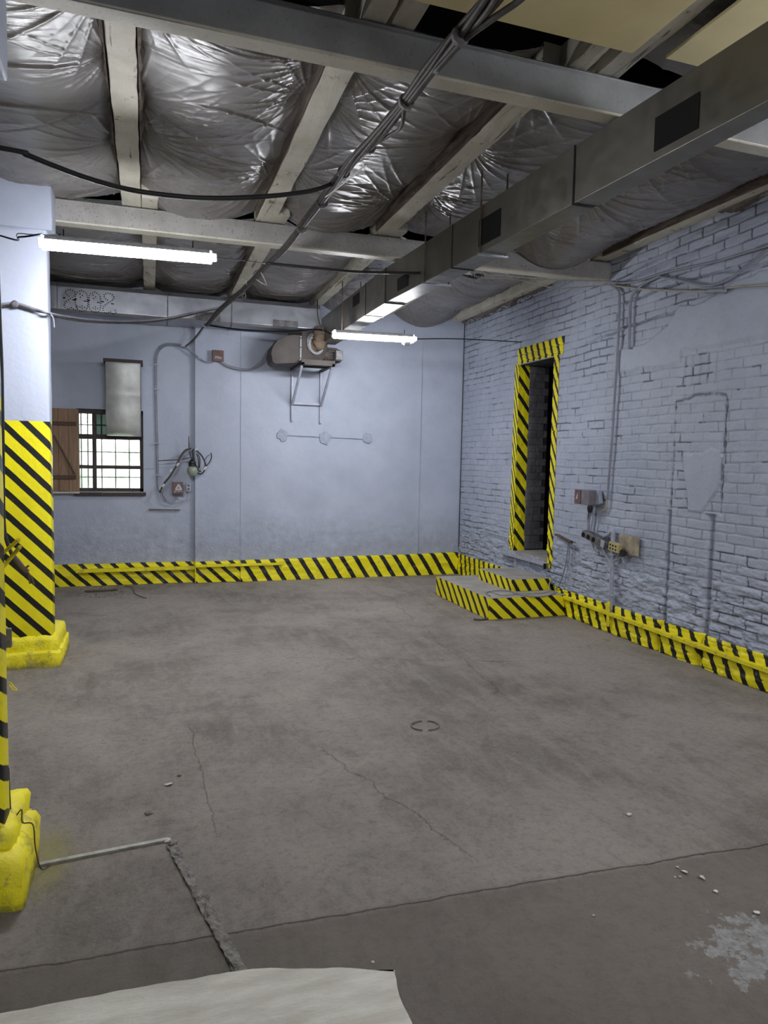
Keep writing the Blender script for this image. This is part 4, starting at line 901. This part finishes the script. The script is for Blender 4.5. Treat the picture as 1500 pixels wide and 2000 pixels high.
mk = MB(); marks(mk, [((0, 0), (0, 1)), ((0, 0), (.7, 0)), ((.5, 0), (.5, 1)), ((1.0, 0), (1.0, 1)), ((1.3, 1), (1.8, 0)), ((1.9, 1), (1.9, 0)), ((2.3, .9), (2.3, .1)), ((2.7, .9), (2.6, .1)), ((2.7, .9), (3.0, .9)), ((3.3, 1), (3.5, 0)), ((3.2, .2), (3.5, 1))], (p[0] + .025, q[2] + .03), .026, 9.117); mk.build('white_marks', 'white', jbc)
so = thing('wall_socket', 'small pale double socket right beside the red-brown box', 'socket', tuple(W9(366, 958)))
p, q = W9(363, 944, 9.13), W9(373, 960, 9.13); soc = MB().box((p[0], 9.13, q[2]), (q[0], 9.2, p[2])).build('case', 'pipe', so, .006)
for dz in (.03, .075): MB().lathe([(.006, 0), (.018, 0), (.018, .004), (.006, .004)], ((p[0] + q[0]) / 2, 9.128, q[2] + dz), (0, 1, 0), 14).build('plug_hole', 'darkgrey', soc)
cable('wire', '', [W9(345, 966, 9.15), W9(346, 972, 9.15), W9(352, 977, 9.15), W9(360, 978, 9.15), W9(372, 975, 9.15)], .004, 'grey_cable', parent=so)
cable('wire', '', [W9(369, 960, 9.15), W9(367, 968, 9.15), W9(364, 975, 9.15)], .005, 'grey_cable', parent=so)
cable('wire', '', [W9(316, 962, 9.18), W9(322, 976, 9.17), W9(335, 982, 9.16), W9(343, 975, 9.16), W9(346, 966, 9.16)], .006, 'grey_cable', parent=so)
cable('wire', '', [W9(312, 960, 9.18), W9(318, 978, 9.17), W9(335, 979, 9.16), W9(350, 982, 9.16), W9(360, 978, 9.16)], .004, 'grey_cable', parent=so)
sb = thing('bare_bulb', 'greenish glass bulb hanging among tangled wires by the pilaster edge', 'bulb', tuple(W9(376, 930, 9.05)))
MB().lathe([(.008, -.072), (.035, -.062), (.058, -.035), (.066, 0), (.058, .032), (.04, .05), (.03, .06)], W9(375.5, 919, 9.05), (0, 0, 1), 20).build('glass_globe', mottled('cloudy_green_glass', (.25, .29, .22), (.34, .37, .30), 9, .25, 0, 0), sb, 0, True)
MB().lathe([(.03, .05), (.045, .052), (.045, .085), (.036, .088), (.045, .092), (.042, .112), (.02, .13), (.01, .15)], W9(375.5, 919, 9.05), (0, 0, 1), 20).build('lamp_holder', 'black', sb, .002)
tw = thing('wire_tangle', 'tangle of loose dark wires with white tape around the hanging bulb', 'wires', tuple(W9(376, 880, 9.06)))
for pts, r, mt in (
    ([(369, 852), (371, 868), (374, 880)], .007, 'grey_cable'), ([(369, 853), (369.5, 880), (372, 892)], .007, 'darkcable'),
    ([(374, 876), (362, 880), (352, 893), (343, 912), (332, 930), (320, 945), (312, 962)], .012, 'darkcable'), ([(375, 878), (363, 884), (354, 897), (345, 914), (334, 932), (322, 948), (318, 965), (326, 977)], .008, 'grey_cable'),
    ([(309, 900), (325, 899), (345, 898), (360, 896), (373, 893)], .006, 'darkcable'), ([(376, 878), (378, 895), (381, 905), (388, 919), (393, 921)], .008, 'black'),
    ([(377, 877), (386, 882), (394, 890), (400, 902), (401, 912), (398, 921), (392, 926), (386, 924)], .009, 'black'), ([(383, 886), (387, 895), (388, 908), (387, 915)], .006, 'black'), ([(386, 886), (390, 895), (390, 908), (389, 914)], .006, 'black'),
    ([(402, 911), (409, 903), (413, 893), (412, 884)], .007, 'darkcable'), ([(400, 898), (404, 892), (410, 888)], .004, 'darkcable'), ([(374, 893), (377, 902), (378, 908)], .008, 'iron')):
    cable('wire', '', [W9(x, y, 9.07) for x, y in pts], r, mt, parent=tw)
for (x, y) in ((334, 918), (347, 907), (319, 948), (400.5, 914), (383, 877)): p = W9(x, y, 9.065); MB().tube([p - (.012, 0, .018), p + (.012, 0, .018)], .014, 8, 0).build('tape_band', 'white', tw)
MB().bar(W9(290, 995, 9.19), W9(352, 996, 9.19), .015, .012).build('x', 'iron').name = 'iron_strip'
tag(bpy.data.objects['iron_strip'], 'thin dark iron strip fixed to the wall below the red-brown box', 'strip')

# ================================================================== ELECTRICS ON THE RIGHT WALL
def WR(x, y, d=.03): return atX(x, y, XR - d)
cd = thing('wall_cables', 'lavender painted cables on the right brick wall, one dropping to the switch box', 'cables', tuple(WR(1207, 600)))
for pts, r in (([(1192, 556), (1206, 566), (1210, 580), (1208, 650), (1205, 700), (1200, 780), (1195, 860), (1190, 920), (1186, 975)], .012), ([(1186, 975), (1184, 992), (1176, 998), (1168, 995)], .009),
    ([(1192, 553), (1240, 550), (1290, 535), (1330, 525), (1400, 510), (1460, 492), (1500, 480), (1560, 462), (1900, 350)], .011), ([(1290, 541), (1330, 548), (1375, 558), (1410, 552), (1440, 535), (1470, 510), (1500, 488), (1540, 470), (1900, 380)], .011),
    ([(1290, 538), (1262, 552), (1242, 568), (1232, 590), (1230, 640), (1229, 682)], .013), ([(1195, 557), (1250, 564), (1320, 568), (1380, 568), (1440, 560), (1500, 556), (1560, 552), (1900, 530)], .009), ([(1380, 569), (1410, 567), (1418, 569)], .02)):
    cable('cable', '', [WR(x, y, .03) for x, y in pts], r, 'grey_cable' if r != .009 else 'cream_cable', parent=cd)
jc = thing('switch_box', 'brown steel box with a white triangle on the brick wall right of the doorway', 'switch box', tuple(WR(1153, 990)))
a = atX(1151, 985, XR - .12); ya = a[1]
b1 = MB(); y0_, y1_ = 5.86, 6.02; b1.box((XR - .14, y0_, 1.20), (XR - .02, y1_, 1.345)); b1.build('case', 'boxgrey', jc, .006)
b1 = MB(); b1.bar((XR - .145, y1_ - .03, 1.272), (XR - .125, y1_ + .10, 1.272), .004, .145); jcc = b1.build('open_cover', 'boxbrown', jc, .001)
MB().prism([(XR - .158, 1.25), (XR - .118, 1.25), (XR - .138, 1.31)], 1, y1_ + .03, y1_ + .034).build('x', 'white', jcc).name = 'warning_triangle'
MB().prism([(y0_ - .07, 1.22), (y0_, 1.20), (y0_, 1.345), (y0_ - .03, 1.345)], 0, XR - .06, XR - .015).build('side_cover', 'pipe', jc, .004)
MB().lathe([(.02, -.05), (.028, 0), (.02, .02)], (XR - .08, y0_ + .06, 1.17), (0, 0, 1), 10).build('cable_gland', 'black', jc)
dc = thing('drop_cables', 'cables hanging from the switch box to the socket strip', 'cables', tuple(WR(1158, 1030)))
for pts, r, mt in (([(1161, 988), (1160, 1000), (1156, 1020), (1152, 1038)], .009, 'pipe'), ([(1154, 990), (1153, 1000), (1150, 1020), (1150, 1040)], .010, 'grey_cable'), ([(1152, 996), (1149, 1010), (1149, 1037)], .008, 'black'), ([(1165, 996), (1168, 1010), (1168, 1030), (1160, 1060)], .004, 'grey_cable'), ([(1157, 1062), (1160, 1072), (1168, 1078), (1173, 1068)], .006, 'grey_cable'),
    ([(1164, 1062), (1166, 1074), (1172, 1076), (1177, 1064)], .005, 'pipe'), ([(1176, 1068), (1184, 1085), (1194, 1097), (1203, 1091), (1212, 1078)], .009, 'pipe'), ([(1201, 1095), (1209, 1090), (1217, 1078)], .008, 'pipe')):
    cable('cable', '', [WR(x, y, .05) for x, y in pts], r, mt, parent=dc)
sk = thing('socket_strip', 'grimy grey triple socket strip under the switch box', 'socket strip', tuple(WR(1170, 1062)))
skc = MB().bar((XR - .05, 6.02, .905), (XR - .05, 5.64, .835), .09, .07, n=1).build('case', 'darkgrey', sk, .008)
for k in range(3):
    y = 5.99 - k * .085; MB().lathe([(.008, -.01), (.026, -.01), (.026, .002), (.012, .003), (.008, -.002)], (XR - .098, y, .895 - k * .016), (-1, 0, 0), 14).build('plug_hole', 'opening_black', skc)
MB().bar((XR - .1, 5.69, .845), (XR - .1, 5.645, .837), .012, .068).build('pale_end', 'pipe', sk, .003)
pp = thing('conduit_pipe', 'lavender painted steel pipe rising from the striped baseboard', 'pipe', (XR - .05, 5.56, .2))
MB().tube([(XR - .05, 5.565, .2), (XR - .05, 5.57, .6), (XR - .05, 5.575, .93), (XR - .045, 5.60, .97), (XR - .04, 5.66, .93), (XR - .03, 5.74, .90)], lambda t: .021 if t < .7 else .017, 12, 8).build('pipe_run', 'pipe', pp, 0, True)
for z in (.35, .74): MB().box((XR - .075, 5.53, z), (XR - .01, 5.60, z + .018)).build('saddle', 'pipe', pp, .003)
tag(MB().box((XR - .04, 5.235, .775), (XR - .018, 5.50, .95)).build('backing_board', 'ply', bevel=.004), 'dirty pale board screwed to the brick wall right of the pipe', 'board')
ys = thing('socket_block', 'small ivory triple socket in front of the pale board', 'socket', (XR - .08, 5.47, .8))
ysc = MB().bar((XR - .10, 5.545, .84), (XR - .10, 5.40, .825), .045, .085).build('case', 'socket', ys, .005)
for k in range(3):
    for dz in (-.016, .016): MB().tube([(XR - .126, 5.515 - k * .04, .836 - k * .004 + dz), (XR - .120, 5.515 - k * .04, .836 - k * .004 + dz)], .009, 10, 0).build('plug_hole', 'opening_black', ysc)
MB().lathe([(.02, -.02), (.035, 0), (.03, .03)], (XR - .07, 5.385, .79), (-1, 0, 0), 10, jit=.4).build('burnt_lump', 'black', ys)
rd = thing('anchor_rod', 'dark twisted rod in the brick wall with thin wires hanging from it', 'rod', tuple(WR(1100, 1050)))
MB().tube([WR(1084, 1044, .02), WR(1092, 1046, .06), WR(1100, 1051, .07), WR(1108, 1055, .07), WR(1117, 1059, .06)], lambda t: .008 + .006 * math.sin(t * 30) ** 2 + .004 * (t > .2), 8, 8).build('rod', 'iron', rd)
for pts in ([(1110, 1058), (1108, 1080), (1104, 1105), (1099, 1125), (1092, 1142), (1085, 1152)], [(1113, 1060), (1112, 1085), (1107, 1105)], [(1115, 1061), (1120, 1070), (1125, 1085)], [(1112, 1060), (1110, 1100), (1103, 1140)]):
    cable('wire', '', [WR(x, y, .05) for x, y in pts], .004 if pts[-1] != (1085, 1152) else .007, 'grey_cable', parent=rd)
sc = thing('step_cable', 'thin cable lying in loops on the lower step', 'cable', tuple(atZ(1020, 1160, .22)))
cable('cable', '', [WR(1085, 1152, .06), atZ(1079, 1160, .226), atZ(1060, 1165, .226), atZ(1030, 1164, .226), atZ(1010, 1160, .226), atZ(995, 1154, .228), atZ(975, 1153, .228), atZ(957, 1155, .228), atZ(949, 1158, .228), atZ(958, 1164, .228)], .006, 'grey_cable', parent=sc)
cable('cable', '', [atZ(958, 1155, .228), atZ(975, 1161, .228), atZ(995, 1162, .228), atZ(1012, 1157, .228)], .005, 'cream_cable', parent=sc)
cable('cable', '', [atZ(1010, 1158, .228), atZ(1040, 1159, .228), atZ(1070, 1155, .228), (XR - .08, 6.6, .3), WR(1083, 1128, .04)], .005, 'cream_cable', parent=sc)

# ================================================================== BITS ON THE NEAR COLUMN
nc = thing('column_cable', 'stiff black cable sticking out from the nearest column, its ends split', 'cable', (-.49, 2.95, 1.2))
YN = 2.95
cable('cable', '', [atY(-14, 200, YN), atY(-5, 500, YN), atY(0, 640, YN), atY(3, 720, YN), atY(5, 850, YN), atY(6, 960, YN), atY(8, 1030, YN), atY(14, 1060, YN), atY(24, 1085, YN)], .007, 'black', parent=nc)
cable('sleeve', '', [atY(24, 1085, YN), atY(35, 1098, YN), atY(45, 1110, YN), atY(54, 1118, YN)], .011, 'iron', parent=nc)
for pts in ([(54, 1118), (57, 1130), (59, 1140)], [(54, 1118), (62, 1130), (66, 1142)], [(50, 1110), (54, 1106), (57, 1105)]): cable('split_end', '', [atY(x, y, YN) for x, y in pts], .004, 'iron', parent=nc)
for j, (a, b_) in enumerate((((2, 1084), (36, 1054)), ((4, 1110), (39, 1068)))):
    tag(MB().tube([atY(a[0], a[1], 2.98), atY(b_[0], b_[1], 2.80)], .007, 10, 0).build('yellow_rod', 'yellow'), ('upper' if j == 0 else 'lower') + ' one of two short yellow rods sticking out of the nearest column', 'rod', 'short yellow rods on the nearest column')
p = atY(16, 1247, 2.98); tag(MB().box(tuple(p - (.014, .01, .035)), tuple(p + (.012, .01, .04))).build('steel_latch', 'darkgrey', bevel=.003), 'small grey steel latch on the edge of the nearest column', 'latch')
cable('yellow_wire', 'little yellow wire loop sticking out of the nearest column', [atY(16, 1333, 2.98), atY(21, 1334, 2.96), atY(27, 1341, 2.95), atY(33, 1347, 2.95), atY(26, 1347, 2.95), atY(18, 1338, 2.97)], .0025, 'yellow', 'wire')
cable('thin_wire', 'thin dark wire running down the nearest column over its foot to the floor', [atY(17, 1500, 2.905), atY(19.5, 1560, 2.90), atY(24, 1600, 2.89), (-.465, 2.87, .25), (-.462, 2.87, .2), (-.425, 2.86, .19), (-.418, 2.86, .1), (-.40, 2.86, .012), (-.37, 2.88, .006)], .0025, 'darkcable', 'wire')

# ================================================================== FLOOR DETAILS
n, m_ = 70, 60
gx, gy = np.meshgrid(np.linspace(-1.6, .715, n), np.linspace(.3, 1.0, m_), indexing='ij')
SE = np.array([(-1.6, 2.16, 0)] + [tuple(atZ(x_, y_, .022)) for x_, y_ in ((0, 1978), (200, 1942), (470, 1893), (600, 1890), (740, 1892), (772, 1897))])
def front_edge(x): return np.interp(x, SE[:, 0], SE[:, 1])
sl = MB(); xs_ = np.linspace(-1.6, SE[-1, 0], 90); poly = [(x, float(front_edge(x) + (fnoise(np.array(x * 9), np.array(0.), 3) - .5) * .02)) for x in xs_]
poly += [(np.interp(y, [.3, 1.8, 1.9, 1.95], [.68, .69, .71, SE[-1, 0]]) + (fnoise(np.array(y * 9.), np.array(2.), 3) - .5) * .02, y) for y in np.linspace(1.94, .3, 50)] + [(-1.6, .3)]
sl.prism([(float(a), float(b)) for a, b in poly], 2, -.02, .022)
struct(sl.build('trim_2', 'slab', bevel=.005))
tag(MB().bar(atZ(75, 1690), atZ(325, 1641), .022, .016).build('metal_strip', mottled('scuffed_steel', (.36, .35, .30), (.22, .21, .18), 18, .5, .4), bevel=.002), 'pale metal strip set in the floor beside the nearest column', 'floor strip')
rb = MB(); rb.bar(atZ(334, 1650), atZ(474, 1905), .045, .020, n=40, amp=.006, seed=4); tag(rb.build('rusty_strip', mottled('rough_rusty_steel', (.25, .235, .215), (.12, .105, .095), 40, .7, .2, 1.0, 60, .01), bevel=.002), 'rough rusty iron strip set in the floor running towards the camera', 'floor strip')
lm = MB(); 
def pebble(px, py, r, label, grp, mat='stone', cat='chip', seed=0, fl=.5, z=0, nm='stone_chip'):
    rg = np.random.RandomState(seed); c = atZ(px, py, z); b = MB()
    b.lathe([(r * .2, -r * .1), (r, 0), (r * .9, r * fl * .6), (r * .25, r * fl)], c + (0, 0, r * .1), (rg.randn() * .2, rg.randn() * .2, 1), 7, jit=.7, seed=seed)
    return tag(b.build(nm, mat), label, cat, grp)
G2 = 'small white chips on the floor at the right'
for k, (x, y, r, l) in enumerate(((1337, 1703, .011, 'white chip on the floor at the right, largest of its cluster'), (1371, 1714, .012, 'long white chip standing out right of its cluster on the floor'), (1398, 1741, .009, 'white chip on the floor nearest the peeling paint'), (1328, 1713, .007, 'small white chip left of the floor cluster'),
        (1228, 1591, .013, 'lone pale chip on the floor further back on the right'), (1323, 1694, .006, 'tiny white chip behind the floor cluster'), (1478, 1783, .010, 'grey flake on the floor near the right edge'), (1318, 1713, .005, 'tiny white chip leftmost in the floor cluster'), (1159, 1788, .005, 'tiny white speck on the dark floor left of the peeling paint'), (728, 1879, .005, 'tiny white speck on the floor just behind the pale slab'),
        (551, 1902, .004, 'tiny speck beside the pale slab edge, nearest the rusty strip'))): pebble(x, y, r, l, G2, seed=k)
pebble(330, 1532, .02, 'flat pale splinter on the floor, left of the middle', G2, seed=44, fl=.25)
pebble(290, 1588, .016, 'dark pebble in a pit of the floor, left of the middle', None, 'crumb', seed=45)
pebble(350, 1515, .011, 'small dark crumb on the floor behind the pale splinter', None, 'crumb', 'crumb', 46, nm='floor_crumb')
pebble(338, 1650, .022, 'lump of mortar where the two floor strips meet', None, 'crumb', 'lump', 47, nm='mortar_lump'); pebble(326, 1643, .016, 'small mortar lump at the end of the pale floor strip', None, 'slab', 'lump', 48, nm='mortar_lump')
pebble(400, 1752, .016, 'lump of mortar halfway along the rusty floor strip', None, 'crumb', 'lump', 49, nm='mortar_lump'); pebble(470, 1902, .016, 'dark lump at the near end of the rusty floor strip', None, 'crumb', 'lump', 50, nm='mortar_lump')
cable('dry_stick', 'dark stick lying on the floor near the back wall, left side', [atZ(166, 1155, .01), atZ(185, 1154, .012), atZ(205, 1153, .015), atZ(229, 1151, .01)], .012, 'iron', 'stick')
cable('bent_wire', 'thin bent wire on the floor right of the dark stick', [atZ(245, 1144, .01), atZ(260, 1148, .008), atZ(263, 1158, .008), atZ(275, 1165, .006), atZ(286, 1168, .006)], .005, 'crumb', 'wire')
cable('iron_bar', 'short dark iron bar on the floor at the foot of the lower step', [atZ(925, 1209, .01), atZ(940, 1210, .01), atZ(957, 1207, .01)], .010, 'iron', 'bar')
ci = MB(); c = atZ(830, 1418); 
for k in range(30):
    a = 2 * math.pi * k / 30
    if 4 < k % 15 < 7: continue
    ci.bar((c[0] + .085 * math.cos(a), c[1] + .075 * math.sin(a), .003), (c[0] + .085 * math.cos(a + .2), c[1] + .075 * math.sin(a + .2), .003), .008, .008)
tag(ci.build('iron_ring', 'crumb'), 'broken round rim set in the floor near the middle of the room', 'ring')
db = MB(); rg = np.random.RandomState(31)
for k in range(90):
    x, y = rg.uniform(150, 245), rg.uniform(1143, 1168); c = atZ(x, y); r = rg.uniform(.004, .012)
    db.lathe([(r * .4, 0), (r, r * .3), (r * .3, r * .8)], c, (0, 0, 1), 5, jit=.8, seed=k)
o = db.build('floor_grit', 'crumb'); tag(o, 'dark grit scattered around the stick near the back wall', 'grit'); o['kind'] = 'stuff'
